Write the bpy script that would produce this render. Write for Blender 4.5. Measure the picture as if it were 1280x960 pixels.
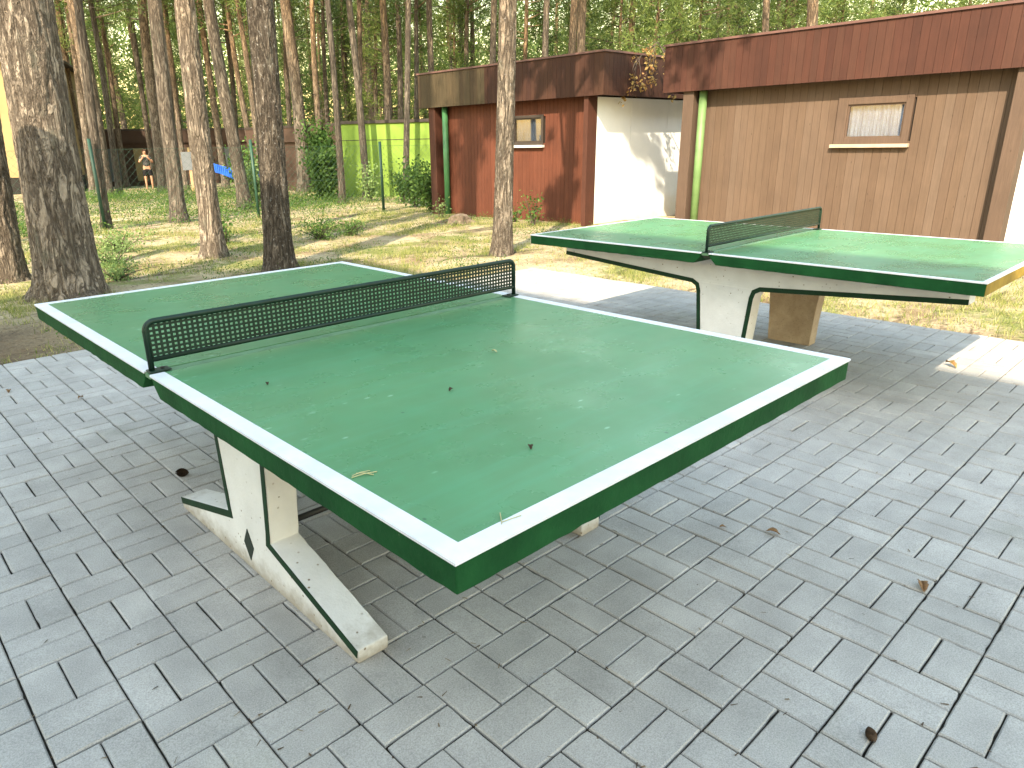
import bpy, bmesh, math, random
import numpy as np
from mathutils import Vector, Matrix, noise, Quaternion

S = bpy.context.scene
for o in list(bpy.data.objects):
    bpy.data.objects.remove(o)
COL = S.collection
R = math.radians

# ------------------------------------------------------------------ camera
cam = bpy.data.cameras.new("camera")
cam.sensor_width = 36.0
cam.sensor_fit = 'HORIZONTAL'
cam.lens = 24.857
cam.shift_x = 0.03065
cam.shift_y = 0.0039
cam.clip_start = 0.05
cam.clip_end = 600
camo = bpy.data.objects.new("camera", cam)
COL.objects.link(camo)
rt = Vector((0.7342235, -0.6786895, -0.0172135))
up = Vector((0.2337497, 0.2289094, 0.9449664))
fw = Vector((0.6373985, 0.6978402, -0.3267141))
mw = Matrix((rt, up, -fw)).transposed().to_4x4()
mw.translation = Vector((-0.60874, -0.73158, 1.37757))
camo.matrix_world = mw
S.camera = camo

# ------------------------------------------------------------------ sky, sun, exposure
SUN_TRAVEL = Vector((1.05, 0.61, -1.0)).normalized()
w = bpy.data.worlds.new("World")
S.world = w
w.use_nodes = True
nt = w.node_tree
nt.nodes.clear()
sky = nt.nodes.new("ShaderNodeTexSky")
sky.sky_type = 'NISHITA'
sky.sun_disc = False
sky.sun_elevation = math.asin(-SUN_TRAVEL.z)
sky.sun_rotation = math.atan2(-SUN_TRAVEL.x, -SUN_TRAVEL.y)
sky.air_density = 2.5
sky.dust_density = 1.3
sky.ozone_density = 0.3
bg = nt.nodes.new("ShaderNodeBackground")
bg.inputs[1].default_value = 0.15
out = nt.nodes.new("ShaderNodeOutputWorld")
nt.links.new(sky.outputs[0], bg.inputs[0])
nt.links.new(bg.outputs[0], out.inputs[0])

sl = bpy.data.lights.new("sun", 'SUN')
sl.energy = 3.3
sl.angle = R(0.53)
sl.color = (1.0, 0.855, 0.635)
slo = bpy.data.objects.new("sun", sl)
slo.rotation_euler = SUN_TRAVEL.to_track_quat('-Z', 'Y').to_euler()
slo.location = (-20, -12, 20)
COL.objects.link(slo)

S.render.engine = 'CYCLES'
S.view_settings.view_transform = 'Standard'
S.view_settings.look = 'None'
S.view_settings.exposure = 2.03
S.view_settings.gamma = 1.0
S.view_settings.use_curve_mapping = False
S.cycles.max_bounces = 8
S.cycles.transparent_max_bounces = 12
S.cycles.sample_clamp_indirect = 6.0

# ------------------------------------------------------------------ helpers
def tag(o, label=None, cat=None, group=None, kind=None):
    if label: o['label'] = label
    if cat: o['category'] = cat
    if group: o['group'] = group
    if kind: o['kind'] = kind
    return o

def empty(name, loc=(0, 0, 0), rz=0.0, label=None, cat=None, group=None):
    o = bpy.data.objects.new(name, None)
    o.empty_display_size = 0.2
    o.location = loc
    o.rotation_euler = (0, 0, rz)
    COL.objects.link(o)
    return tag(o, label, cat, group)

class MB:
    """collects polygons and links them as one mesh object"""
    def __init__(s):
        s.v = []; s.f = []
    def poly(s, pts):
        b = len(s.v); s.v += [tuple(p) for p in pts]
        s.f.append(tuple(range(b, b + len(pts))))
    def box(s, x0, x1, y0, y1, z0, z1, bev=0.0):
        if x1 < x0: x0, x1 = x1, x0
        if y1 < y0: y0, y1 = y1, y0
        b = len(s.v)
        s.v += [(x0, y0, z0), (x1, y0, z0), (x1, y1, z0), (x0, y1, z0), (x0, y0, z1), (x1, y0, z1), (x1, y1, z1), (x0, y1, z1)]
        for q in ((0, 3, 2, 1), (4, 5, 6, 7), (0, 1, 5, 4), (1, 2, 6, 5), (2, 3, 7, 6), (3, 0, 4, 7)):
            s.f.append(tuple(b + i for i in q))
        return s
    def prism(s, outline, axis, a, b_):
        """outline: list of 2-D points; extruded along axis from a to b_"""
        def P(p, t):
            if axis == 'x': return (t, p[0], p[1])
            if axis == 'y': return (p[0], t, p[1])
            return (p[0], p[1], t)
        n = len(outline); b = len(s.v)
        s.v += [P(p, a) for p in outline] + [P(p, b_) for p in outline]
        s.f.append(tuple(range(b, b + n))); s.f.append(tuple(range(b + 2 * n - 1, b + n - 1, -1)))
        for i in range(n):
            j = (i + 1) % n
            s.f.append((b + i, b + j, b + n + j, b + n + i))
        return s
    def tube(s, pts, rad, n=10, cap=True):
        pts = [Vector(p) for p in pts]
        if not hasattr(rad, '__len__'): rad = [rad] * len(pts)
        b = len(s.v); ref = None
        for i, p in enumerate(pts):
            t = (pts[min(i + 1, len(pts) - 1)] - pts[max(i - 1, 0)]).normalized()
            if ref is None:
                ref = Vector((0, 0, 1)) if abs(t.z) < .9 else Vector((1, 0, 0))
            u = t.cross(ref).normalized(); v = u.cross(t).normalized(); ref = v
            for k in range(n):
                a = 2 * math.pi * k / n
                q = p + (u * math.cos(a) + v * math.sin(a)) * rad[i]
                s.v.append(tuple(q))
        for i in range(len(pts) - 1):
            for k in range(n):
                k2 = (k + 1) % n
                s.f.append((b + i * n + k, b + i * n + k2, b + (i + 1) * n + k2, b + (i + 1) * n + k))
        if cap:
            s.f.append(tuple(b + k for k in range(n - 1, -1, -1)))
            e = b + (len(pts) - 1) * n
            s.f.append(tuple(e + k for k in range(n)))
        return s
    def mesh(s, name, smooth=False):
        m = bpy.data.meshes.new(name)
        m.from_pydata(s.v, [], s.f)
        if smooth:
            m.polygons.foreach_set('use_smooth', [True] * len(m.polygons))
        m.update()
        return m
    def build(s, name, mat, parent=None, smooth=False, bevel=0.0, normals=True):
        m = s.mesh(name, smooth)
        if normals:
            bm = bmesh.new(); bm.from_mesh(m)
            bmesh.ops.recalc_face_normals(bm, faces=bm.faces)
            bm.to_mesh(m); bm.free()
        return link(name, m, mat, parent, bevel)

def link(name, m, mat, parent=None, bevel=0.0):
    o = bpy.data.objects.new(name, m)
    if mat is not None and len(m.materials) == 0: m.materials.append(mat)
    COL.objects.link(o)
    if parent is not None: o.parent = parent
    if bevel:
        bv = o.modifiers.new('bevel', 'BEVEL'); bv.width = bevel; bv.segments = 2
        bv.limit_method = 'ANGLE'; bv.angle_limit = R(40)
    return o

def npmesh(name, V, k):
    """V: (n*k,3) array of separate polygons with k corners"""
    n = len(V) // k
    m = bpy.data.meshes.new(name)
    m.vertices.add(n * k); m.vertices.foreach_set('co', np.asarray(V, dtype=np.float32).ravel())
    m.loops.add(n * k); m.loops.foreach_set('vertex_index', np.arange(n * k, dtype=np.int32))
    m.polygons.add(n); m.polygons.foreach_set('loop_start', np.arange(0, n * k, k, dtype=np.int32))
    try: m.polygons.foreach_set('loop_total', np.full(n, k, dtype=np.int32))
    except Exception: pass
    m.update(calc_edges=True)
    return m

# ------------------------------------------------------------------ materials
class NT:
    def __init__(s, name, rough=0.7, spec=0.4):
        s.m = bpy.data.materials.new(name); s.m.use_nodes = True
        s.t = s.m.node_tree; s.b = s.t.nodes['Principled BSDF']
        s.b.inputs['Roughness'].default_value = rough
        s.b.inputs['Specular IOR Level'].default_value = spec
        s.co = s.t.nodes.new('ShaderNodeTexCoord')
    def n(s, typ, **k):
        x = s.t.nodes.new(typ)
        for a, v in k.items(): setattr(x, a, v)
        return x
    def l(s, a, b): s.t.links.new(a, b)
    def mapping(s, scale=(1, 1, 1), src='Object', loc=(0, 0, 0)):
        mp = s.n('ShaderNodeMapping'); mp.inputs['Scale'].default_value = scale; mp.inputs['Location'].default_value = loc
        s.l(s.co.outputs[src], mp.inputs['Vector']); return mp.outputs[0]
    def noise(s, scale, detail=4, rough=.55, vec=None, out=0, dist=0.0):
        x = s.n('ShaderNodeTexNoise'); x.inputs['Scale'].default_value = scale
        x.inputs['Detail'].default_value = detail; x.inputs['Roughness'].default_value = rough
        x.inputs['Distortion'].default_value = dist
        s.l(vec if vec is not None else s.co.outputs['Object'], x.inputs['Vector']); return x.outputs[out]
    def voro(s, scale, vec=None, feature='F1', out='Distance', rnd=1.0):
        x = s.n('ShaderNodeTexVoronoi'); x.feature = feature; x.inputs['Scale'].default_value = scale
        x.inputs['Randomness'].default_value = rnd
        s.l(vec if vec is not None else s.co.outputs['Object'], x.inputs['Vector']); return x.outputs[out]
    def ramp(s, fac, stops, interp='LINEAR'):
        x = s.n('ShaderNodeValToRGB'); cr = x.color_ramp; cr.interpolation = interp
        while len(cr.elements) > 1: cr.elements.remove(cr.elements[-1])
        cr.elements[0].position = stops[0][0]
        def c4(c): return (c, c, c, 1) if not hasattr(c, '__len__') else (*c, 1)
        cr.elements[0].color = c4(stops[0][1])
        for p, c in stops[1:]:
            e = cr.elements.new(p); e.color = c4(c)
        s.l(fac, x.inputs[0]); return x.outputs[0]
    def mix(s, fac, a, b, mode='MIX'):
        x = s.n('ShaderNodeMix'); x.data_type = 'RGBA'; x.blend_type = mode
        for i, v in ((0, fac), (6, a), (7, b)):
            sock = x.inputs[i]
            if hasattr(v, 'links'): s.l(v, sock)
            elif hasattr(v, '__len__'): sock.default_value = (*v, 1)
            else: sock.default_value = v if i == 0 else (v, v, v, 1)
        return x.outputs[2]
    def math(s, op, a, b=0.0, clamp=False):
        x = s.n('ShaderNodeMath'); x.operation = op; x.use_clamp = clamp
        for sock, v in ((x.inputs[0], a), (x.inputs[1], b)):
            if hasattr(v, 'links'): s.l(v, sock)
            else: sock.default_value = v
        return x.outputs[0]
    def island(s):
        return s.n('ShaderNodeNewGeometry').outputs['Random Per Island']
    def objrand(s):
        return s.n('ShaderNodeObjectInfo').outputs['Random']
    def sep(s, src='Object', vec=None):
        x = s.n('ShaderNodeSeparateXYZ'); s.l(vec if vec is not None else s.co.outputs[src], x.inputs[0]); return x.outputs
    def color(s, c):
        if hasattr(c, 'links'): s.l(c, s.b.inputs['Base Color'])
        else: s.b.inputs['Base Color'].default_value = (*c, 1)
        return s
    def rough(s, c):
        if hasattr(c, 'links'): s.l(c, s.b.inputs['Roughness'])
        else: s.b.inputs['Roughness'].default_value = c
        return s
    def bump(s, h, strength=.3, dist=.01, prev=None):
        x = s.n('ShaderNodeBump'); x.inputs['Strength'].default_value = strength; x.inputs['Distance'].default_value = dist
        s.l(h, x.inputs['Height'])
        if prev is not None: s.l(prev, x.inputs['Normal'])
        s.l(x.outputs[0], s.b.inputs['Normal']); return x.outputs[0]

def simple(name, col, rough=.7, spec=.4, var=.15, scale=8, bump=.15, bscale=60, bd=.004, metal=0.0):
    m = NT(name, rough, spec)
    nz = m.noise(scale, 5)
    c2 = tuple(c * (1 - var) for c in col); c1 = tuple(min(1, c * (1 + var)) for c in col)
    m.color(m.ramp(nz, [(.3, c2), (.7, c1)]))
    m.b.inputs['Metallic'].default_value = metal
    if bump: m.bump(m.noise(bscale, 4), bump, bd)
    return m.m

def mat_paver():
    m = NT('paver_concrete', .82, .35)
    r = m.island()
    base = m.ramp(r, [(0, (.348, .327, .309)), (.5, (.374, .351, .332)), (.93, (.395, .371, .350)), (1, (.418, .393, .371))])
    big = m.noise(.9, 4, .6)
    base = m.mix(m.ramp(big, [(.35, .0), (.75, .42)]), base, (.24, .235, .215))
    moss = m.noise(1.7, 5, .65, m.mapping((1, 1, 1), loc=(5.2, 1.3, 0)))
    base = m.mix(m.ramp(moss, [(.6, .0), (.78, .35)]), base, (.19, .20, .13))
    wide = m.noise(5.0, 3, .6, m.mapping((1, 1, 1), loc=(9.2, 4.3, 2)))
    base = m.mix(.5, base, m.ramp(wide, [(.3, .30), (.7, .58)]), 'OVERLAY')
    fine = m.noise(260, 3, .7)
    base = m.mix(.5, base, m.ramp(fine, [(.3, .18), (.5, .5), (.72, .80)]), 'OVERLAY')
    sp = m.voro(95)
    base = m.mix(m.ramp(sp, [(.04, .55), (.10, 0)]), base, (.10, .10, .10))
    m.color(base)
    m.bump(fine, .5, .003)
    return m.m

def mat_joint():
    m = NT('joint_sand', .95, .1)
    m.color(m.ramp(m.noise(40, 4), [(.3, (.010, .009, .008)), (.7, (.04, .034, .025))]))
    m.bump(m.noise(200, 3), .5, .004)
    return m.m

def mat_green_top():
    m = NT('green_playing_paint', .36, .5)
    n1 = m.noise(1.6, 5, .6); n2 = m.noise(9, 5, .65)
    c = m.ramp(n1, [(.3, (.066, .182, .080)), (.7, (.095, .232, .110))])
    c = m.mix(m.ramp(n2, [(.45, 0), (.8, .3)]), c, (.070, .29, .14))
    # pale scuffs and ball marks
    mp = m.n('ShaderNodeMapping'); mp.inputs['Rotation'].default_value = (0, 0, R(42)); mp.inputs['Scale'].default_value = (.8, 1.9, 1); m.l(m.co.outputs['Object'], mp.inputs['Vector'])
    sc = m.voro(13, mp.outputs[0])
    dots = m.ramp(sc, [(.05, 1), (.12, 0)])
    msk = m.ramp(m.noise(3.1, 3), [(.42, 0), (.62, 1)])
    c = m.mix(m.math('MULTIPLY', m.math('MULTIPLY', dots, msk), .9), c, (.30, .50, .36))
    sc3 = m.voro(6.5, m.mapping((1.3, 1, 1), loc=(7, 2, 0)))
    c = m.mix(m.ramp(sc3, [(.022, .7), (.04, 0)]), c, (.015, .05, .03))
    # long faint wipe streaks
    st = m.noise(6, 4, .6, m.mapping((.35, 5, 1), loc=(1, 7, 0)))
    c = m.mix(m.ramp(st, [(.48, 0), (.75, .35)]), c, (.09, .28, .16))
    m.color(c)
    m.rough(m.ramp(m.noise(4, 5, .6), [(.3, .22), (.7, .36)]))
    return m.m

def mat_green_edge():
    m = NT('dark_green_paint', .75, .12)
    n1 = m.noise(6, 5, .6)
    c = m.ramp(n1, [(.3, (.0042, .038, .011)), (.7, (.010, .070, .020))])
    ch = m.noise(45, 4, .7)
    c = m.mix(m.ramp(ch, [(.70, 0), (.76, .7)]), c, (.20, .26, .16))
    dk = m.noise(22, 4, .7, m.mapping((1, 1, 1), loc=(3, 3, 3)))
    c = m.mix(m.ramp(dk, [(.66, 0), (.74, .6)]), c, (.02, .045, .02))
    m.color(c)
    m.bump(m.noise(38, 5, .6), .45, .006)
    return m.m

def mat_white_line():
    m = NT('white_line_paint', .5, .4)
    c = m.ramp(m.noise(11, 5, .6), [(.3, (.56, .56, .60)), (.65, (.65, .645, .69))])
    c = m.mix(m.ramp(m.noise(48, 5, .75), [(.68, 0), (.73, .75)]), c, (.16, .22, .15))
    c = m.mix(m.ramp(m.noise(7, 5, .7), [(.5, 0), (.75, .35)]), c, (.40, .40, .38))
    m.color(c); m.bump(m.noise(60, 4), .2, .003)
    return m.m

def mat_white_concrete():
    m = NT('white_painted_concrete', .75, .3)
    z = m.sep()[2]
    c = m.ramp(m.noise(5, 6, .6), [(.3, (.56, .55, .545)), (.65, (.68, .67, .665))])
    dirt = m.math('ADD', m.math('MULTIPLY', m.noise(13, 6, .7), .16), m.math('MULTIPLY', z, -1.0))
    c = m.mix(m.ramp(dirt, [(-.02, 0), (.07, .8)]), c, (.27, .225, .17))
    pits = m.voro(34, m.mapping((1, 1, 1), loc=(1, 2, 3)))
    pm = m.ramp(m.noise(6, 3, .6, m.mapping((1, 1, 1), loc=(4, 1, 2))), [(.48, 0), (.6, 1)])
    pit = m.math('MULTIPLY', m.ramp(pits, [(.09, 1), (.16, 0)]), pm)
    c = m.mix(pit, c, (.20, .15, .10))
    m.color(c)
    h = m.math('SUBTRACT', m.noise(90, 5, .65), m.math('MULTIPLY', pit, 1.2))
    m.bump(h, .5, .005)
    return m.m

def mat_raw_concrete():
    m = NT('bare_concrete', .9, .2)
    c = m.ramp(m.noise(9, 6, .7), [(.3, (.30, .22, .15)), (.7, (.46, .36, .26))])
    pits = m.voro(60)
    c = m.mix(m.ramp(pits, [(.10, .6), (.2, 0)]), c, (.14, .10, .07))
    m.color(c); m.bump(m.noise(70, 5, .7), .7, .006)
    return m.m

def mat_boards(name, cols, grain=.25, rough=.75, horiz=False):
    m = NT(name, rough, .3)
    r = m.island()
    c = m.ramp(r, [(i / (len(cols) - 1), q) for i, q in enumerate(cols)])
    v = m.mapping((22, 22, 1.1))
    g = m.noise(3.2, 6, .65, v, dist=.6)
    c = m.mix(grain * 2.2, c, m.ramp(g, [(.25, .25), (.5, .5), (.75, .74)]), 'OVERLAY')
    blot = m.noise(2.3, 4, .6)
    c = m.mix(grain * 1.4, c, m.ramp(blot, [(.3, .33), (.7, .66)]), 'OVERLAY')
    kn = m.voro(4.3, m.mapping((2.2, 2.2, .9), loc=(2, 5, 1)))
    c = m.mix(m.ramp(kn, [(.03, .7), (.075, 0)]), c, tuple(q * .35 for q in cols[0]))
    m.color(c)
    m.bump(g, .35, .004)
    return m.m

def mat_wall_paint(name, a, b, stain, scale=1.3):
    m = NT(name, .85, .25)
    c = m.ramp(m.noise(scale, 5, .6), [(.3, a), (.7, b)])
    z = m.sep()[2]
    d = m.math('ADD', m.math('MULTIPLY', m.noise(2.2, 5, .6), .8), m.math('MULTIPLY', z, -.9))
    c = m.mix(m.ramp(d, [(-.1, 0), (.5, .6)]), c, stain)
    m.color(c); m.bump(m.noise(45, 4), .12, .004)
    return m.m

def mat_bark(name, near, gain=1.0, fleck=0.0):
    m = NT(name, .92, .15)
    z = m.sep()[2]
    k = 1.0 if near else .16
    v = m.mapping((1 * k, 1 * k, .34))
    w_ = m.noise(8 if near else 7, 3, .6, v)
    v2 = m.mapping((k, k, .15), loc=(2, 5, 1))
    rdg = m.noise(15, 5, .62, v2, dist=.7)
    crk = m.ramp(rdg, [(.405, 0), (.475, .75), (.50, 1), (.525, .75), (.595, 0)])
    cell = m.voro(26, m.mix(.22, m.mapping((k, k, .5)), m.noise(9, 5, .7, v, out=1)), 'DISTANCE_TO_EDGE')
    plate = m.math('MULTIPLY', m.ramp(cell, [(.0, .9), (.06, .4), (.14, 0)]), m.ramp(m.noise(7, 4, .7, v), [(.40, 0), (.62, 1)]))
    fis = m.math('MAXIMUM', crk, plate)
    low = m.ramp(m.noise(30, 5, .7, v), [(.25, (.165, .135, .108)), (.55, (.215, .178, .143)), (.8, (.265, .225, .183))])
    hi = m.ramp(m.noise(20, 5, .7, v), [(.25, (.17, .105, .060)), (.55, (.27, .175, .10)), (.8, (.36, .27, .18))])
    hz = m.math('ADD', m.math('MULTIPLY', z, .11), m.math('MULTIPLY', m.math('SUBTRACT', m.objrand(), .5), .55))
    f = m.ramp(m.math('ADD', hz, m.math('MULTIPLY', m.noise(2.0, 3), .25)), [(.50, 0), (1.0, 1)])
    c = m.mix(f, low, hi)
    c = m.mix(m.math('MULTIPLY', fis, .85), c, (.030, .022, .017))
    lich = m.noise(5, 5, .7, m.mapping((k * 1.3, k * 1.3, .6), loc=(3, 1, 2)))
    c = m.mix(m.ramp(lich, [(.58, 0), (.72, .4)]), c, (.20, .205, .165))
    rv = m.ramp(m.objrand(), [(0, .36), (1, .60)])
    if not near: c = m.mix(.8, c, rv, 'OVERLAY')
    else:
        c = m.mix(1.0, c, (gain, gain * .985, gain * .96), 'MULTIPLY')
        if fleck:
            fl = m.noise(34, 4, .7, m.mapping((1, 1, .8), loc=(8, 3, 1)))
            c = m.mix(m.math('MULTIPLY', m.ramp(fl, [(.60, 0), (.68, 1)]), fleck), c, (.40, .38, .35))
    m.color(c)
    h = m.math('ADD', m.math('MULTIPLY', fis, -1.0), m.math('MULTIPLY', m.noise(60, 4, .7, v), .5))
    m.bump(h, 1.0, .02 if near else .02)
    return m.m

def mat_leaf(name, cols, trans=.35, rough=.6):
    m = NT(name, rough, .3)
    r = m.island()
    c = m.ramp(r, [(i / (len(cols) - 1), q) for i, q in enumerate(cols)])
    ov = m.ramp(m.objrand(), [(0, .38), (1, .60)])
    c = m.mix(.7, c, ov, 'OVERLAY')
    m.color(c)
    tr = m.n('ShaderNodeBsdfTranslucent'); m.l(c, tr.inputs['Color'])
    mx = m.n('ShaderNodeMixShader'); mx.inputs[0].default_value = trans
    m.l(m.b.outputs[0], mx.inputs[1]); m.l(tr.outputs[0], mx.inputs[2])
    m.l(mx.outputs[0], m.t.nodes['Material Output'].inputs['Surface'])
    return m.m

def mat_ground():
    m = NT('forest_soil', .95, .12)
    big = m.noise(.38, 5, .6)
    med = m.noise(1.5, 6, .65)
    fine = m.noise(28, 5, .75)
    sand = m.ramp(fine, [(.28, (.17, .125, .07)), (.44, (.40, .32, .20)), (.75, (.54, .455, .31))])
    needles = m.ramp(m.noise(60, 4, .8), [(.3, (.105, .066, .036)), (.55, (.22, .15, .085)), (.8, (.34, .26, .16))])
    grass = m.ramp(m.noise(35, 4, .8), [(.3, (.060, .085, .018)), (.6, (.17, .20, .045)), (.85, (.30, .30, .10))])
    c = m.mix(m.ramp(med, [(.44, 0), (.66, .9)]), sand, needles)
    c = m.mix(m.ramp(m.noise(.8, 6, .7, m.mapping((1, 1, 1), loc=(3, 8, 0))), [(.50, 0), (.60, .8)]), c, grass)
    # ruts of dark soil
    rut = m.noise(1.1, 5, .7, m.mapping((.35, 1.6, 1), loc=(1.5, .3, 0)), dist=.8)
    c = m.mix(m.ramp(rut, [(.55, 0), (.64, .9)]), c, m.ramp(fine, [(.3, (.03, .022, .016)), (.7, (.10, .075, .05))]))
    # mulch left of the paving
    sx = m.sep()
    dk = m.math('MULTIPLY', m.ramp(m.math('ADD', m.math('MULTIPLY', sx[0], .25), m.math('MULTIPLY', med, .5)), [(.30, 1), (.52, 0)]),
                m.ramp(m.math('ADD', m.math('MULTIPLY', sx[1], .1), m.math('MULTIPLY', med, .15)), [(.66, 1), (.74, 0)]))
    c = m.mix(m.math('MULTIPLY', dk, .85), c, m.ramp(m.noise(45, 4, .8), [(.3, (.03, .02, .014)), (.55, (.12, .082, .055)), (.8, (.24, .18, .13))]))
    spk = m.voro(30, m.mix(.1, m.mapping(), m.noise(20, 3, .6, out=1)))
    c = m.mix(m.math('MULTIPLY', m.ramp(spk, [(.16, .9), (.30, 0)]), m.ramp(m.noise(2.2, 4, .7), [(.42, 0), (.58, 1)])), c, (.045, .032, .022))
    m.color(c)
    m.bump(m.math('ADD', fine, m.math('MULTIPLY', m.noise(7, 4), 2.0)), .8, .03)
    return m.m

M = {}
M['paver'] = mat_paver()
M['joint'] = mat_joint()
M['top'] = mat_green_top()
M['edge'] = mat_green_edge()
M['line'] = mat_white_line()
M['support'] = mat_white_concrete()
M['rawconc'] = mat_raw_concrete()
M['stripe'] = simple('green_band_paint', (.005, .028, .011), .6, .2, .25, 20, .3, 40)
M['diamond'] = simple('black_green_mark', (.008, .018, .012), .5, .4, .2)
M['strip'] = simple('grey_joint_filler', (.085, .17, .09), .6, .4, .2, 14, .25, 60)
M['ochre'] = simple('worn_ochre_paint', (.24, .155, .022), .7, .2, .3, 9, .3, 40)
M['net'] = simple('dark_green_metal', (.006, .020, .012), .45, .3, .25, 20, .1)
M['rod'] = simple('black_steel', (.02, .02, .02), .5, .4, .3)
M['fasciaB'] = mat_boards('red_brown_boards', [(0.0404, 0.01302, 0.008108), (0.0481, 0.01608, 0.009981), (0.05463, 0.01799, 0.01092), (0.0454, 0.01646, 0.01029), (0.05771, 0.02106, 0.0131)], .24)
M['fasciaA'] = mat_boards('dark_brown_boards', [(0.03211, 0.01067, 0.00648), (0.04014, 0.01482, 0.0081), (0.04335, 0.0172, 0.00918), (0.03532, 0.01244, 0.00756)], .3)
M['fasciaA2'] = mat_boards('olive_boards', [(0.0525, 0.0357, 0.018), (0.0609, 0.0441, 0.0234), (0.0483, 0.03024, 0.0162)], .3)
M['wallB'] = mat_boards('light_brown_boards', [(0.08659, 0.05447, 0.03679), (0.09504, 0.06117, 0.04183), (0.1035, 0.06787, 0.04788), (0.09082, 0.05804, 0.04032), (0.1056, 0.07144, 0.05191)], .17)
M['wallA'] = mat_boards('rust_brown_boards', [(0.07776, 0.02257, 0.01125), (0.09396, 0.02851, 0.015), (0.1037, 0.03267, 0.01688), (0.08424, 0.02495, 0.0125)], .28)
M['trimB'] = mat_boards('trim_brown', [(0.0814, 0.05184, 0.03696), (0.0902, 0.05856, 0.04256)], .2)
M['trimA'] = mat_boards('trim_rust', [(0.05625, 0.0189, 0.01125), (0.0675, 0.02352, 0.0135)], .25)
M['roofedge'] = simple('red_brown_sheet', (0.1144, 0.05534, 0.04725), .55, .4, .15, 5)
M['soffit'] = simple('dark_soffit', (.022, .014, .011), .9, .1, .2)
M['white'] = mat_wall_paint('white_wall_paint', (.70, .71, .73), (.80, .80, .80), (.62, .50, .30))
M['pipe'] = simple('green_pipe_paint', (.12, .20, .075), .5, .4, .15, 6)
M['pipeA'] = simple('green_pipe_paint_deep', (.045, .14, .055), .45, .4, .2, 6)
M['sill'] = simple('pale_sill', (.52, .50, .46), .6, .4, .1)
M['sillB'] = simple('brown_sill', (.40, .30, .22), .6, .4, .1)
M['darkframe'] = simple('dark_frame', (.035, .025, .02), .6, .4, .2)
M['dark'] = simple('dark_interior', (.02, .018, .016), .8, .2, .2)
M['lime'] = mat_wall_paint('lime_green_wall', (.150, .235, .036), (.19, .285, .05), (.11, .17, .04))
M['yellow'] = mat_wall_paint('pale_yellow_wall', (.27, .205, .10), (.32, .24, .12), (.18, .15, .09))
M['darkwall'] = mat_boards('dark_brown_wall', [(.045, .028, .02), (.06, .036, .026), (.05, .03, .022)], .25)
M['roof'] = simple('bitumen_roof', (.05, .045, .042), .9, .2, .25, 3, .5, 60)
M['bark'] = mat_bark('pine_bark', True, 1.15)
M['barkfar'] = mat_bark('pine_bark_far', False)
M['barkpale'] = mat_bark('pale_pine_bark', True, 1.55)
M['barkbig'] = mat_bark('old_pine_bark', True, 1.42)
M['barkdark'] = mat_bark('scaly_dark_pine_bark', True, .72, .8)
M['barkfleck'] = mat_bark('flecked_pine_bark', True, 1.1, .6)
M['twig'] = simple('dead_twig', (.075, .06, .05), .9, .1, .3)
M['needle'] = mat_leaf('pine_needles', [(.038, .070, .016), (.068, .115, .024), (.105, .155, .034), (.15, .20, .045)], .35)
M['needle2'] = mat_leaf('pale_pine_needles', [(.06, .10, .024), (.11, .16, .036), (.16, .21, .05), (.21, .25, .07)], .4)
M['leaf'] = mat_leaf('shrub_leaves', [(.045, .10, .02), (.08, .155, .03), (.13, .22, .05)], .4)
M['leafpale'] = mat_leaf('pale_sapling_leaves', [(.10, .17, .05), (.17, .25, .08), (.24, .32, .12)], .4)
M['dryleaf'] = mat_leaf('dry_leaves', [(.22, .12, .035), (.38, .25, .08), (.48, .36, .13), (.42, .20, .08)], .35)
M['grass'] = mat_leaf('grass_blades', [(.06, .10, .014), (.15, .20, .03), (.26, .29, .06), (.40, .36, .13), (.50, .44, .22)], .4)
M['cover'] = mat_leaf('ground_cover_leaves', [(.035, .085, .012), (.065, .135, .020), (.11, .19, .03)], .35)
M['litter'] = mat_leaf('needle_litter', [(.05, .03, .018), (.13, .08, .045), (.26, .19, .11)], .1)
M['ground'] = mat_ground()
M['plaster'] = simple('pale_plaster', (.72, .70, .66), .9, .2, .12, 2)
M['glass'] = simple('dark_glass', (.03, .035, .04), .08, .6, .1, 2, 0)
M['blue'] = simple('blue_cloth', (.02, .10, .50), .8, .2, .2, 5)
M['skin'] = simple('skin', (.36, .19, .12), .6, .4, .08, 20, 0)
M['shirt'] = simple('dark_patterned_cloth', (.05, .05, .052), .9, .1, .8, 30, .3)
M['shorts'] = simple('black_cloth', (.012, .012, .014), .9, .1, .3, 10)
M['hair'] = simple('brown_hair', (.06, .025, .015), .7, .3, .3, 30)
M['greysign'] = simple('grey_sign_face', (.13, .14, .155), .6, .3, .1, 5)
M['postwood'] = simple('light_post_wood', (.40, .26, .15), .85, .2, .2, 12)
M['fencepost'] = simple('dark_green_post', (.014, .05, .03), .5, .4, .2)
M['wire'] = simple('green_wire', (.03, .07, .045), .5, .4, .2, 3, 0)
M['stump'] = simple('old_stump_wood', (.13, .10, .075), .95, .1, .4, 20, .8, 40, .02)
M['cone'] = simple('pine_cone_scales', (.055, .035, .022), .9, .2, .4, 60, .6, 90, .01)
M['straw'] = simple('straw_blade', (.42, .38, .20), .8, .2, .2)
M['brownleaf'] = simple('brown_leaf', (.20, .11, .05), .8, .2, .35, 50)

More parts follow.
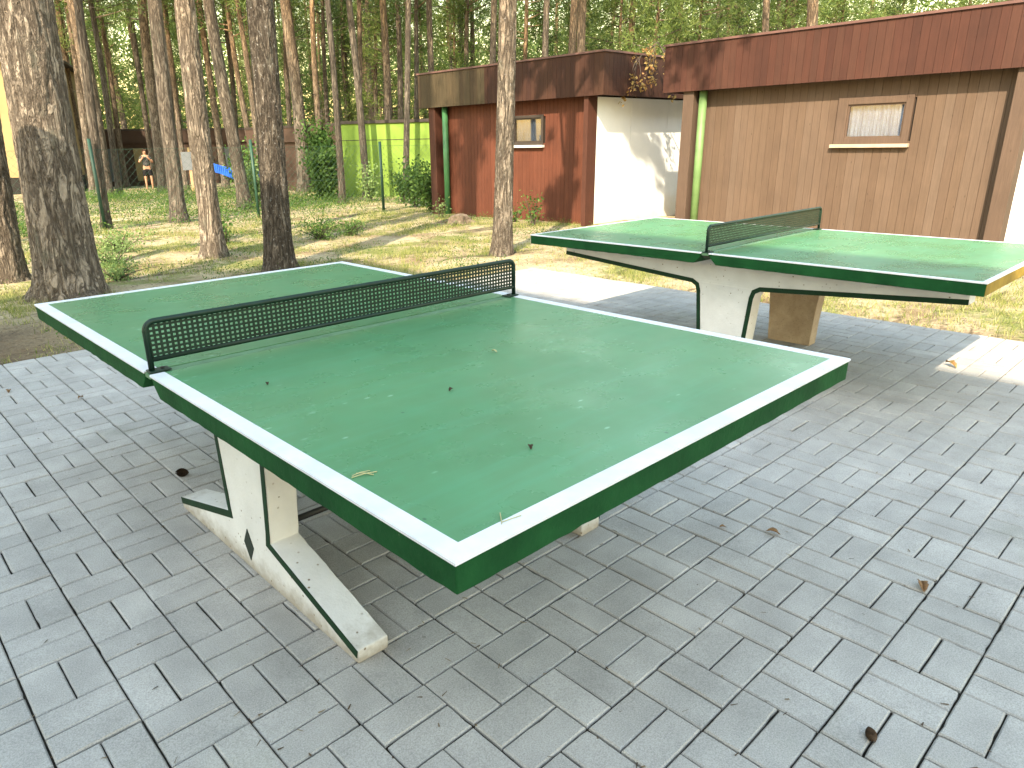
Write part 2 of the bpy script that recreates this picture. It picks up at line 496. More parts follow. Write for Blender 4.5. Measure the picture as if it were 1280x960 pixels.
def glass_pane():
    m = NT('window_glass', .03, .5)
    tr = m.n('ShaderNodeBsdfTransparent'); gl = m.n('ShaderNodeBsdfGlossy'); gl.inputs['Roughness'].default_value = .02
    lw = m.n('ShaderNodeLayerWeight'); lw.inputs[0].default_value = .35
    mx = m.n('ShaderNodeMixShader')
    m.l(m.ramp(lw.outputs['Fresnel'], [(0, .06), (1, .8)]), mx.inputs[0])
    m.l(tr.outputs[0], mx.inputs[1]); m.l(gl.outputs[0], mx.inputs[2])
    m.l(mx.outputs[0], m.t.nodes['Material Output'].inputs['Surface'])
    return m.m
M['pane'] = glass_pane()

def curtain_mat():
    m = NT('lace_curtain', .9, .1)
    v = m.mapping((1, 1, .25))
    lace = m.voro(70)
    c = m.ramp(lace, [(.1, (.46, .57, .78)), (.5, (.32, .41, .58))])  # blue of the sky reflected in the panes is put into the white lace
    c = m.mix(.5, c, m.ramp(m.noise(30, 3, .6, v), [(.3, .32), (.7, .66)]), 'OVERLAY')
    m.color(c); m.bump(m.noise(24, 3, .6, v), .8, .02)
    return m.m
M['curtain'] = curtain_mat()

# ------------------------------------------------------------------ terrain
def gz(x, y):
    d = math.hypot(x + .6, y + .73); s = min(d - 13, 45)
    return -0.0135 * .5 * (s + math.sqrt(s * s + 4))

PX0, PX1, PY0, PY1 = -4.1, 5.417, -5.0, 4.929      # the paved patio
def terrain():
    def axis(a, b, f0, f1, step):
        c = [a]
        for t in np.linspace(0, 1, 15)[1:]: c.append(a + (f0 - a) * (1 - (1 - t) ** 2.2))
        c = c[:-1] + list(np.arange(f0, f1, step))
        for t in np.linspace(0, 1, 15): c.append(f1 + (b - f1) * t ** 2.2)
        return c
    xs = axis(-200, 400, -5, 15, .22); ys = axis(-200, 400, -6, 22, .22)
    V = []; nx = len(xs); ny = len(ys)
    for y in ys:
        for x in xs:
            z = gz(x, y) if (x > -5 and y > -8) else 0.0
            inside = (PX0 - .1 < x < PX1 + .02) and (PY0 - .1 < y < PY1 + .02)
            if inside: z = -.07
            else:
                dd = max(PX0 - x, x - PX1, PY0 - y, y - PY1, 0)
                amp = min(1, dd / .8)
                p = Vector((x, y, 0))
                z += amp * (.035 * noise.noise(p * .55) + .022 * noise.noise(p * 1.9) + .012 * noise.noise(p * 4.3)) - .012 * (1 - amp)
            V.append((x, y, z))
    F = [(j * nx + i, j * nx + i + 1, (j + 1) * nx + i + 1, (j + 1) * nx + i) for j in range(ny - 1) for i in range(nx - 1)]
    m = bpy.data.meshes.new('ground'); m.from_pydata(V, [], F)
    m.polygons.foreach_set('use_smooth', [True] * len(F)); m.update()
    o = link('ground', m, M['ground']); tag(o, kind='structure')
terrain()

def pavement():
    rnd = random.Random(4)
    mb = MB(); mb.box(PX0, PX1 - .004, PY0, PY1 - .004, -.066, -.0105)
    tag(mb.build('paving_bed', M['joint']), kind='structure')
    V = []; F = []
    gx, gy, s = -.290, .7247, .2002
    def brick(x0, x1, y0, y1):
        x0, x1 = max(x0, PX0), min(x1, PX1); y0, y1 = max(y0, PY0), min(y1, PY1)
        if x1 - x0 < .03 or y1 - y0 < .03: return
        j = lambda a: rnd.uniform(-a, a)
        gap = .0014
        x0 += gap + abs(j(.0007)); x1 -= gap + abs(j(.0007)); y0 += gap + abs(j(.0007)); y1 -= gap + abs(j(.0007))
        ang = j(.006); cx, cy = (x0 + x1) / 2 + j(.0006), (y0 + y1) / 2 + j(.0006)
        hx, hy = (x1 - x0) / 2, (y1 - y0) / 2
        z = j(.0016); tx, ty = j(.007), j(.007)
        b = len(V); c_, s_ = math.cos(ang), math.sin(ang)
        near = -1.2 < cx and -1.2 < cy
        base = [(-1, -1), (1, -1), (1, 1), (-1, 1)]
        ring = []
        for (ax, ay), (bx, by) in zip(base, base[1:] + base[:1]):
            m_ = (6 if abs(bx - ax) * hx > abs(by - ay) * hy and hx > hy or abs(by - ay) * hy > .15 else 4) if near else 1
            for q in range(m_): ring.append((ax + (bx - ax) * q / m_, ay + (by - ay) * q / m_))
        N = len(ring)
        jit = [(abs(rnd.gauss(0, .0004)) + (.0025 if rnd.random() < .03 else 0), 0) for _ in ring]
        for ins, dz in ((.0042, 0), (.0005, -.0042), (0.0, -.02)):
            for (qx, qy), (ja, jb) in zip(ring, jit):
                px, py = qx * (hx - ins - ja), qy * (hy - ins - ja)
                V.append((cx + px * c_ - py * s_, cy + px * s_ + py * c_, z + dz + px * tx + py * ty))
        F.append(tuple(range(b, b + N)))
        for k in (0, N):
            for i in range(N):
                i2 = (i + 1) % N
                F.append((b + k + i2, b + k + i, b + k + N + i, b + k + N + i2))
    i0 = int((PX0 - gx) / s) - 2; i1 = int((PX1 - gx) / s) + 2
    j0 = int((PY0 - gy) / s) - 2; j1 = int((PY1 - gy) / s) + 2
    for i in range(i0, i1):
        for j in range(j0, j1):
            x, y = gx + i * s, gy + j * s
            if (i + j) % 2:      # two bricks side by side, long in y
                brick(x, x + s / 2, y, y + s); brick(x + s / 2, x + s, y, y + s)
            else:
                brick(x, x + s, y, y + s / 2); brick(x, x + s, y + s / 2, y + s)
    m = bpy.data.meshes.new('pavement'); m.from_pydata(V, [], F); m.update()
    tag(link('pavement', m, M['paver']), kind='structure')
pavement()

# ------------------------------------------------------------------ the two table-tennis tables
TW, TL, TH, SB = 1.525, 2.74, .76, .70
def outline_support():
    """side view (y from centre, z): right half, ground up to the slab"""
    r = [(.64, 0.0), (.642, .045), (.155, .175), (.160, .20), (.186, .49), (.196, .522), (.225, .538), (1.25, .612), (1.25, SB - .001)]
    return r

def rough_edges(o, seed, amp, zmax=None, cut=.5):
    """cast-concrete edges: long edges get extra vertices, nudged a little"""
    rnd = random.Random(seed); bm = bmesh.new(); bm.from_mesh(o.data)
    es = [e for e in bm.edges if e.calc_length() > cut]
    for e in es:
        n = max(1, int(e.calc_length() / .035))
        bmesh.ops.subdivide_edges(bm, edges=[e], cuts=n)
    bm.verts.ensure_lookup_table()
    for v in bm.verts:
        if zmax is None or v.co.z < zmax:
            k = amp * (2.6 if rnd.random() < .06 else 1)
            v.co.z += rnd.gauss(0, .5) * amp if v.co.z > .01 else 0
            v.co.x += (.6 if v.co.x < .75 else -.6) * abs(rnd.gauss(0, 1)) * k if zmax else rnd.gauss(0, .4) * amp
            v.co.y += rnd.gauss(0, .4) * amp
    bm.to_mesh(o.data); bm.free()

def make_table(loc, label, feet=True):
    t = empty('table_tennis_table', loc, 0, label, 'ping-pong table', 'concrete table-tennis tables on the patio')
    # two slab halves with chamfered lower edges towards the middle joint
    for s in (0, 1):
        if s == 0: prof = [(0, SB), (1.30, SB), (1.335, SB + .035), (1.344, TH), (0, TH)]
        else: prof = [(1.396, TH), (1.405, SB + .035), (1.44, SB), (TL, SB), (TL, TH)]
        mb = MB(); mb.prism(prof, 'x', 0, TW)
        o = mb.build('table_top', M['edge'], t, bevel=.003)
        rough_edges(o, 5 + s, .0016, SB + .002)
        # playing surface, a skin of paint on the slab
        a, b = (.040, 1.346) if s == 0 else (1.394, TL - .040)
        e = .0400 if feet else .020
        a, b = (e, 1.346) if s == 0 else (1.394, TL - e)
        mb = MB(); mb.box(e, TW - e, a, b, TH + .0006, TH + .0030)
        mb.build('playing_surface', M['top'], o)
        mb = MB()
        z0, z1 = TH + .0006, TH + .0040
        i = .0035                                 # the line stops just inside the rounded slab edge, then folds over it
        def strip(x0, x1, y0, y1): mb.box(x0, x1, y0, y1, z0, z1)
        e = .0400 if feet else .020
        if s == 0:
            strip(-.001, e, -.001, b); strip(TW - e, TW + .001, -.001, b); strip(e, TW - e, -.001, e)
            mb.box(-.0030, -.0008, -.003, b, TH - .0025, z1 - .001); mb.box(TW + .0008, TW + .003, -.003, b, TH - .0025, z1 - .001)
            mb.box(-.0008, TW + .0008, -.003, -.0008, TH - .0025, z1 - .001)
        else:
            strip(-.001, e, a, TL + .001); strip(TW - e, TW + .001, a, TL + .001); strip(e, TW - e, TL - e, TL + .001)
            mb.box(-.0030, -.0008, a, TL + .003, TH - .0025, z1 - .001); mb.box(TW + .0008, TW + .003, a, TL + .003, TH - .0025, z1 - .001)
            mb.box(-.0008, TW + .0008, TL + .0008, TL + .003, TH - .0025, z1 - .001)
        mb.build('border_line', M['line'], o)
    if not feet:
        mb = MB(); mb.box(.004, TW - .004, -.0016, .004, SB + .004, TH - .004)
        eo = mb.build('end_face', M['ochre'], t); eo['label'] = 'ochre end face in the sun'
    mb = MB(); mb.box(.0, TW, 1.3485, 1.3915, TH - .012, TH + .0012)
    mb.build('middle_strip', M['strip'], t)
    mb = MB(); mb.box(.02, TW - .02, 1.346, 1.394, SB + .03, TH - .013)
    mb.build('joint_filler', M['diamond'], t)
    # supports
    r = outline_support()
    if not feet: r = [(.150, 0.0)] + r[3:]
    nb_ = 7 if feet else 5
    full = r + [(-y, z) for y, z in reversed(r)]
    for x0, x1, face in ((.225, .327, -1), (TW - .327, TW - .225, 1)):
        mb = MB(); mb.prism([(y + 1.37 - .02, z) for y, z in full], 'x', x0, x1)
        o = mb.build('support', M['support'] if (feet or face < 0) else M['rawconc'], t, bevel=.004)
        rough_edges(o, 15 + int(x0 * 9), .0013, None, .12)
        # painted bands: stem with foot, and underside of the arms, 22 mm wide, on the outer face
        xf = x0 if face < 0 else x1
        if not feet and face > 0: o['label'] = 'bare unpainted concrete support on the far side'; continue
        for sg in (1, -1):
            line = r[1:8] if feet else r[1:6]
            bandw = .027
            pts = [Vector((p[0], p[1])) for p in line]
            offs = []
            for k, p in enumerate(pts):
                d1 = (pts[k] - pts[k - 1]).normalized() if k > 0 else None
                d2 = (pts[k + 1] - pts[k]).normalized() if k < len(pts) - 1 else None
                def nrm(d): return Vector((-d.y, d.x))
                if d1 is None: n_ = nrm(d2); L = 1
                elif d2 is None: n_ = nrm(d1); L = 1
                else:
                    n_ = (nrm(d1) + nrm(d2)); n_.normalize(); L = 1 / max(.35, n_.dot(nrm(d1)))
                offs.append((n_, L))
            # the concrete lies on the left of the walk from the foot tip upward
            inn = [p + n_ * (.0006) * 1 for p, (n_, L) in zip(pts, offs)]
            outp = [p + n_ * bandw * L for p, (n_, L) in zip(pts, offs)]
            mb = MB()
            for k in range(len(pts) - 1):
                q = [inn[k], inn[k + 1], outp[k + 1], outp[k]]
                mb.prism([(sg * a.x + 1.35, a.y) for a in q], 'x', xf + face * .0004, xf + face * .0022)
            mb.build('painted_band', M['stripe'], o)
        mb = MB(); cy = 1.365; cz = .098
        mb.prism([(cy - .036, cz), (cy, cz - .062), (cy + .036, cz), (cy, cz + .062)], 'x', xf + face * .0006, xf + face * .0025)
        mb.build('diamond_mark', M['diamond'], o)
    if feet: mb = MB(); mb.tube([(.33, 1.39, .11), (TW - .33, 1.39, .11)], .012, 8)
    if feet: mb.build('tie_rod', M['rod'], t, smooth=True)
    # net
    zt, zb, rc = TH + .152, TH + .040, .027
    path = [(.014, 1.37, TH + .006)]
    for k in range(7):
        a = math.pi - k / 6 * math.pi / 2
        path.append((.014 + rc + rc * math.cos(a), 1.37, zt - rc + rc * math.sin(a)))
    path += [(TW - p[0], 1.37, p[2]) for p in reversed(path)]
    mb = MB(); mb.tube(path, .0085, 10)
    mb.tube([(.014, 1.37, zb), (TW - .014, 1.37, zb)], .0075, 8)
    net = mb.build('net_frame', M['net'], t, smooth=True)
    mb = MB()
    n = 93; p0, p1 = .022, TW - .022
    for k in range(n + 1):
        x = p0 + (p1 - p0) * k / n
        top = zt
        for e in (x - .014, TW - .014 - x):
            if e < rc: top = zt - rc + math.sqrt(max(0, rc * rc - (rc - e) ** 2))
        mb.box(x - .0037, x + .0037, 1.3688, 1.3712, zb, top)
    for k in range(1, 8):
        z = zb + (zt - zb) * k / 8 * 1.0
        mb.box(.02, TW - .02, 1.3684, 1.3716, z - .0034, z + .0034)
    mb.build('net_mesh', M['net'], net)
    for x in (.014, TW - .014):
        d = .05 if x < 1 else -.05
        mb = MB(); mb.box(min(x - .012 * (1 if d > 0 else -1), x + d), max(x - .012 * (1 if d > 0 else -1), x + d), 1.350, 1.390, TH + .0042, TH + .0092)
        f_ = mb.build('net_foot', M['net'], net, bevel=.002)
        mb = MB(); mb.tube([(x + d * .6, 1.37, TH + .009), (x + d * .6, 1.37, TH + .014)], .006, 6)
        mb.build('bolt', M['rod'], net)
    return t

make_table((0, 0, 0), 'nearest green concrete ping-pong table, filling the middle of the patio')
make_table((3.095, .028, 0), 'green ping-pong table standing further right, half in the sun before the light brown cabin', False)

# ------------------------------------------------------------------ cabins
def boards_x(mb, xf, th, y0, y1, z0, z1, bw, gap, rnd, cut=None):
    """vertical boards facing -x on plane xf; cut=(ya,yb,za,zb) leaves an opening"""
    y = y0
    while y < y1 - .01:
        e = min(y + bw * rnd.uniform(.985, 1.015), y1)
        d = rnd.uniform(-.0012, .0012)
        segs = [(z0, z1)]
        if cut and e > cut[0] + .001 and y < cut[1] - .001:
            segs = [(z0, cut[2]), (cut[3], z1)]
        for a, b in segs:
            if b - a > .01: mb.box(xf + d, xf + th, y + gap / 2, e - gap / 2, a, b)
        y = e

def boards_y(mb, yf, th, x0, x1, z0, z1, bw, gap, rnd):
    x = x0
    while x < x1 - .01:
        e = min(x + bw, x1); d = rnd.uniform(-.0012, .0012)
        mb.box(x + gap / 2, e - gap / 2, yf + d, yf + th, z0, z1); x = e

def cabin(P, label):
    rnd = random.Random(P['seed'])
    x0, ys, yn, xb = P['x'], P['ys'], P['yn'], P['xb']
    zg = P['zg']
    t = empty('cabin', (0, 0, 0), 0, label, 'cabin', 'wooden flat-roofed cabins')
    t.location = (x0, ys, zg)
    inv = Matrix.Translation((-x0, -ys, -zg))
    def B(mb, name, mat, parent=t, **k):
        o = mb.build(name, mat, parent, **k)
        if parent is t: o.matrix_parent_inverse = inv
        return o
    zf0, zf1 = P['zf0'], P['zf1']
    xw = x0 + P['rec']; xfin = x0 + .05
    # fascia of vertical boards
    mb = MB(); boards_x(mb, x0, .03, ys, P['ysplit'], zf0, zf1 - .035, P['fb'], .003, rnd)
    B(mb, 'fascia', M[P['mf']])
    if P['ysplit'] < yn:  # left end of the fascia in olive boards
        mb = MB(); boards_x(mb, x0, .03, P['ysplit'], yn, zf0, zf1 - .035, P['fb'], .003, rnd)
        o = B(mb, 'fascia', M['fasciaA2']); o['label'] = 'olive left end of the fascia'
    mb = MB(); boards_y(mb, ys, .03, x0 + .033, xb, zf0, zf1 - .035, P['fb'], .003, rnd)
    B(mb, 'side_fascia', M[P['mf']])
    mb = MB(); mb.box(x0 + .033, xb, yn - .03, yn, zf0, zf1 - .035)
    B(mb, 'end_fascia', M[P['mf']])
    # roof slab, edge trim and soffit
    mb = MB(); mb.box(x0 + .035, xb, ys + .035, yn - .035, zf1 - .12, zf1 - .05)
    rf = B(mb, 'roof', M['roof'])
    mb = MB(); mb.box(x0 - .022, x0 + .05, ys - .022, yn + .022, zf1 - .030, zf1)
    mb.box(x0 + .052, xb, ys - .022, ys + .05, zf1 - .030, zf1); mb.box(x0 + .052, xb, yn - .05, yn + .022, zf1 - .030, zf1)
    mb.build('roof_edge', M['roofedge'], rf)
    mb = MB(); mb.box(x0 + .034, xb - .02, ys + .034, yn - .034, zf0 + .02, zf0 + .045)
    mb.build('soffit', M['soffit'], rf)
    # front wall
    wy0, wy1, wz0, wz1 = P['win']
    f0, f1 = P['finS'], P['finN']
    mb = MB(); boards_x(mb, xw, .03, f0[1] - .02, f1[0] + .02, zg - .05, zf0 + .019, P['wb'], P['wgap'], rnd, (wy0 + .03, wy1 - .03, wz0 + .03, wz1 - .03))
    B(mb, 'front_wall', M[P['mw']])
    mb = MB()
    mb.box(xw + .031, xw + .06, f0[1] - .02, wy0 + .03, zg - .05, zf0 + .019); mb.box(xw + .031, xw + .06, wy1 - .03, f1[0] + .02, zg - .05, zf0 + .019)
    mb.box(xw + .031, xw + .06, wy0 + .031, wy1 - .031, zg - .05, wz0 + .03); mb.box(xw + .031, xw + .06, wy0 + .031, wy1 - .031, wz1 - .03, zf0 + .019)
    B(mb, 'wall_core', M['dark'])
    # corner boards (fins)
    for a, b in (f0, f1):
        mb = MB(); mb.box(xfin, xw + .06, a, b, zg - .05, zf0 + .018)
        B(mb, 'corner_board', M[P['mt']], bevel=.004)
    # side walls of white panels
    mb = MB()
    xs = [xfin + .02] + P['seams'] + [xb - .03]
    for a, b in zip(xs[:-1], xs[1:]):
        mb.box(a + .003, b - .003, f0[0] + P['sidein'], f0[0] + P['sidein'] + .05, zg - .05, zf0 - .002)
    # the first panel starts behind the corner board
    B(mb, 'side_wall', M['white'])
    mb = MB(); mb.box(xw + .062, xb - .03, f1[1] - .08, f1[1] - .01, zg - .05, zf0 + .018)
    B(mb, 'end_wall', M['white'])
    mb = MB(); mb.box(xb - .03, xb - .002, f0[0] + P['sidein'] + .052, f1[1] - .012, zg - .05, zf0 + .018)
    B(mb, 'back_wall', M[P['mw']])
    # window
    fw_ = P['fwid']; mb = MB()
    xo = xw - .022
    mb.box(xo, xw + .045, wy0, wy0 + fw_[0], wz0, wz1); mb.box(xo, xw + .045, wy1 - fw_[1], wy1, wz0, wz1)
    mb.box(xo + .002, xw + .045, wy0 + fw_[0] + .0005, wy1 - fw_[1] - .0005, wz1 - fw_[2], wz1); mb.box(xo + .002, xw + .045, wy0 + fw_[0] + .0005, wy1 - fw_[1] - .0005, wz0, wz0 + fw_[3])
    wn = B(mb, 'window', M[P['mfr']], bevel=.003)
    a, b, c, d = wy0 + fw_[0], wy1 - fw_[1], wz0 + fw_[3], wz1 - fw_[2]
    mb = MB()
    g = .022
    mb.box(xw + .0, xw + .03, a, a + g, c, d); mb.box(xw, xw + .03, b - g, b, c, d)
    mb.box(xw, xw + .03, a + g, b - g, d - g, d); mb.box(xw, xw + .03, a + g, b - g, c, c + g)
    mb.build('sash', M[P['msash']], wn)
    mb = MB(); mb.box(xw + .016, xw + .020, a + g, b - g, c + g, d - g); mb.build('pane', M['pane'], wn)
    mb = MB(); n = 60
    pts = [(a + (b - a) * k / n, xw + .065 + .012 * math.sin(k * 1.55 + math.sin(k * .4)) + .004 * math.sin(k * 3.7)) for k in range(n + 1)]
    for k in range(n):
        mb.poly([(pts[k][1], pts[k][0], c + .005), (pts[k + 1][1], pts[k + 1][0], c + .005), (pts[k + 1][1], pts[k + 1][0], d), (pts[k][1], pts[k][0], d)])
    mb.build('curtain', M['curtain'], wn, smooth=True, normals=False)
    mb = MB(); mb.box(xw + .10, xw + .50, a - .1, b + .1, c - .2, d + .02); mb.build('room_interior', M['dark'], wn)
    mb = MB(); mb.box(xo - .05, xw - .001, wy0 - .025, wy1 + .025, wz0 - .045, wz0 - .001); mb.build('sill', M[P['msill']], wn, bevel=.004)
    # rain pipe
    mb = MB(); py = P['pipe']; mb.tube([(xw - .085, py, zg - .03), (xw - .085, py, zf0 + .018)], .060, 16)
    B(mb, 'rain_pipe', M[P['mp']], smooth=True)
    return t

cabin(dict(seed=3, x=9.17, ys=6.93, yn=11.72, xb=13.4, zg=-.03, zf0=2.085, zf1=2.75, rec=.24, ysplit=9.72, fb=.1, mf='fasciaA', mw='wallA', wb=.095, wgap=.004,
           win=(8.43, 9.22, 1.335, 1.85), fwid=(.05, .05, .05, .05), finS=(7.275, 7.365), finN=(11.27, 11.47), mt='trimA', mfr='darkframe', msash='darkframe', msill='sill',
           seams=[10.43, 11.57], sidein=.004, pipe=11.07, mp='pipeA'),
      'dark rust-brown cabin behind the single pine, its white side wall lit by sun')
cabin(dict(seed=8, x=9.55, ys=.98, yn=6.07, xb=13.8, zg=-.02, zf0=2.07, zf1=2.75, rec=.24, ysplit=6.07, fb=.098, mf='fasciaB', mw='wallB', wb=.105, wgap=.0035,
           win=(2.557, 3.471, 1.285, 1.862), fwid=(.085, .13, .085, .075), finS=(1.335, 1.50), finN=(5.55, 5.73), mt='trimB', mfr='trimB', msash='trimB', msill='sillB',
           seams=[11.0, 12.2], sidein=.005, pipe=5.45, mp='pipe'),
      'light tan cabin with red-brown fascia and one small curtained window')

def hut(name, p0, p1, depth, h, mat, label, seam=None, roofover=.12, plinth=0.0, cat='hut', fascia=0.0):
    """a box building whose visible front runs from p0 to p1 (left to right as seen)"""
    p0 = Vector(p0); p1 = Vector(p1); d = (p1 - p0); L = d.length
    z = min(gz(*p0), gz(*p1)) - .05
    t = empty(name, (p0.x, p0.y, z), math.atan2(d.y, d.x), label, cat)
    mb = MB(); mb.box(0, L, 0, depth, plinth, h)
    mb.build('wall', M[mat], t)
    if plinth:
        mb = MB(); mb.box(.02, L - .02, .02, depth - .02, -.3, plinth); mb.build('plinth', M['dark'], t)
    mb = MB(); mb.box(-roofover, L + roofover, -roofover, depth + roofover, h + .002, h + .09); mb.build('roof', M['darkframe'], t)
    if seam:
        mb = MB(); mb.box(0, L, -.006, -.001, seam, seam + .018); mb.build('seam_rail', M['darkframe'], t)
    if fascia:
        mb = MB(); mb.box(-.1, L + .1, -.10, -.002, h - fascia, h); mb.build('fascia', M['darkwall'], t)
    return t
g_ = hut('hut', (11.96, 19.17), (14.75, 14.05), 3.2, 2.2, 'lime', 'bright lime-green hut between the pine trunks, left of the rust-brown cabin', seam=1.72, roofover=.05)
h2 = hut('hut', (13.0, 27.6), (13.70, 21.7), 3.0, 2.35, 'darkwall', 'dark brown hut half hidden by shrubs, just left of the lime-green hut', fascia=.5)
for a in (1.2, 3.6):
    mb = MB(); mb.box(a, a + .8, -.04, -.004, 0.05, 1.75); mb.build('door', M['trimA'], h2)
yh = hut('house', (0.5, 37.6), (8.26, 34.45), 7, 5.2, 'yellow', 'tall pale yellow house seen behind the big pine at far left', plinth=.75, roofover=.3, cat='house')
lc = hut('cabin', (7.9, 41.5), (20.5, 36.2), 4, 2.75, 'darkwall', 'long dark cabin row deep in the wood behind the standing person', fascia=.6)
rnd = random.Random(12)
for k, (a, w_, mt) in enumerate(((1.0, .8, 'sill'), (3.2, .9, 'greysign'), (4.8, .5, 'yellow'), (6.0, .8, 'sill'), (7.4, .7, 'yellow'), (9.0, .8, 'greysign'), (10.6, .7, 'lime'), (12.0, .8, 'sill'))):
    mb = MB(); mb.box(a, a + w_, -.05, -.004, .3, 1.9)
    mb.build('door', M[mt], lc)

# the tall building behind the photographer: its roof line throws the shade over the patio
b = empty('main_building', (-6.2, -7.7, 0), 0, 'pale plastered three-storey building beside the patio, its roof shading the tables', 'building')
mb = MB(); mb.box(-9, 0, 0, 9.15, -.05, 9.72); mb.build('wall', M['plaster'], b)
mb = MB(); mb.box(-9.0, .06, -.06, 9.21, 9.722, 10.0); mb.build('roof', M['roof'], b)
for k in range(3):
    for z in (1.0, 4.0, 7.0):
        y = .9 + k * 2.8
        mb = MB(); mb.box(.003, .05, y - .06, y + 1.36, z - .06, z + 1.56); wn = mb.build('window', M['sill'], b)
        mb = MB(); mb.box(.051, .055, y, y + 1.3, z, z + 1.5); mb.build('pane', M['glass'], wn)

# made-up board left of the frame, added to cast shade on the thick pine
nb = empty('shade_board', (-.62, 5.87, 0), R(30), 'tall round-topped wooden shade board, added out of view left of the thick pine', 'shade board')
mb = MB(); pr = [(-.34, .9), (.34, .9), (.34, 2.95)]
for k in range(1, 12):
    a = k / 12 * math.pi; pr.append((.34 * math.cos(a), 2.95 + .26 * math.sin(a)))
pr.append((-.34, 2.95))
mb.prism([(p, z) for p, z in pr], 'x', -.02, .02); mb.build('board', M['trimA'], nb)
for y in (-.28, .28):
    mb = MB(); mb.box(-.075, -.021, y - .04, y + .04, -.1, 2.8); mb.build('post', M['postwood'], nb)

# ------------------------------------------------------------------ chain-link fence
def fence():
    pts = [(.5, 14.48), (3.40, 14.08), (6.31, 13.675), (9.22, 13.27), (12.1, 12.87)]
    hs = [1.62, 1.62, 1.58, 1.52, 1.5]
    t = empty('chain_link_fence', (pts[0][0], pts[0][1], gz(*pts[0])), 0, 'low green chain-link fence on dark posts running between the trees', 'fence')
    inv = Matrix.Translation(-t.location)
    for (x, y), h in zip(pts, hs):
        z = gz(x, y); mb = MB(); mb.tube([(x, y, z - .2), (x, y, z + h)], .030 if x != 9.22 else .034, 10)
        o = mb.build('post', M['fencepost'], t, smooth=True); o.matrix_parent_inverse = inv
    mb = MB()
    a = Vector((pts[0][0], pts[0][1], 0)); b_ = Vector((pts[-1][0], pts[-1][1], 0)); L = (b_ - a).length; d = (b_ - a) / L
    def P(s, h): q = a + d * s; return (q.x, q.y, gz(q.x, q.y) + h + .03)
    H = 1.40; st = .13
    for k in range(int(-H / st), int(L / st) + 1):
        for sg in (1, -1):
            s0 = k * st; s1 = s0 + H
            lo, hi = (0, H)
            u0, u1 = max(s0, 0), min(s1, L)
            if u1 - u0 < .05: continue
            z0, z1 = (u0 - s0, u1 - s0) if sg > 0 else (H - (u0 - s0), H - (u1 - s0))
            mb.tube([P(u0, z0), P(u1, z1)], .0016, 3, False)
    for h in (.02, .7, H): mb.tube([P(L * i / 12, h) for i in range(13)], .0022, 4, False)
    o = mb.build('wire_mesh', M['wire'], t); o.matrix_parent_inverse = inv
fence()

# ------------------------------------------------------------------ trees
def trunk_near(r, h, seed, sides=96):
    """bark with real plates: dense ring mesh low down, coarser above"""
    V = []; F = []; zs = list(np.arange(-.15, 4.2, .024)) + list(np.linspace(4.3, h, 40))
    off = Vector((seed * 7.1, seed * 3.3, 0)); rnd = random.Random(seed)
    for i, z in enumerate(zs):
        flare = 1 + .34 * math.exp(-max(z, 0) / .16) + .10 * math.exp(-max(z, 0) / .7)
        taper = 1 - .62 * max(z, 0) / h
        cx = .05 * math.sin(z * .33 + seed) * min(1, z / 4) ; cy = .05 * math.cos(z * .27 + seed * 2) * min(1, z / 4) - .05 * math.cos(seed * 2) * 0
        for k in range(sides):
            a = 2 * math.pi * k / sides
            root = 1 + .14 * math.exp(-max(z, 0) / .13) * math.sin(3 * a + seed) + .05 * math.exp(-max(z, 0) / .3) * math.sin(5 * a + seed * 2)
            rr = r * flare * taper * root
            p = Vector((math.cos(a) * rr, math.sin(a) * rr, z * .15)) * 15.0 + off
            if z < 6:
                p2 = p + noise.noise_vector(p * .6) * .55 + noise.noise_vector(Vector((p.x * 1.5, p.y * 1.5, p.z * 5))) * .18
                n_ = noise.noise(p2 * 1.25)
                rdg = max(0, 1 - abs(n_) / .17)
                q = Vector((p.x, p.y, z * 9)); dist = noise.voronoi(q * 1.6 + noise.noise_vector(q) * .6)[0]
                br = max(0, 1 - (dist[1] - dist[0]) / .16)
                amp = min(1, r / .2)
                d = amp * (-.017 * rdg - .006 * br + .007 * noise.noise(p * .9) + .004 * noise.noise(Vector((p.x * 3, p.y * 3, z * 14))))
            else: d = .004 * noise.noise(p)
            V.append((cx + math.cos(a) * (rr + d), cy + math.sin(a) * (rr + d), z))
    for i in range(len(zs) - 1):
        for k in range(sides):
            k2 = (k + 1) % sides
            F.append((i * sides + k, i * sides + k2, (i + 1) * sides + k2, (i + 1) * sides + k))
    m = bpy.data.meshes.new('trunk'); m.from_pydata(V, [], F)
    m.polygons.foreach_set('use_smooth', [True] * len(F)); m.update()
    return m

def trunk_far(seed, h=17.0):
    V = []; F = []; sides = 16; zs = [-.4, 0, .1, .25, .5] + list(np.linspace(1, h, 34))
    rnd = random.Random(seed); ph = rnd.uniform(0, 6)
    for z in zs:
        flare = 1 + .5 * math.exp(-max(z, 0) / .2); taper = 1 - .70 * max(z, 0) / h
        cx = .5 * math.sin(z * .5 + ph) * min(1, z / 5); cy = .5 * math.cos(z * .41 + ph * 2) * min(1, z / 5)
        for k in range(sides):
            a = 2 * math.pi * k / sides
            rr = flare * taper * (1 + .06 * noise.noise(Vector((math.cos(a) * 2, math.sin(a) * 2, z * 1.5 + seed))))
            V.append((cx + rr * math.cos(a), cy + rr * math.sin(a), z))
    for i in range(len(zs) - 1):
        for k in range(sides):
            k2 = (k + 1) % sides
            F.append((i * sides + k, i * sides + k2, (i + 1) * sides + k2, (i + 1) * sides + k))
    m = bpy.data.meshes.new('trunk'); m.from_pydata(V, [], F); m.polygons.foreach_set('use_smooth', [True] * len(F)); m.update()
    m.materials.append(M['barkfar'])
    return m

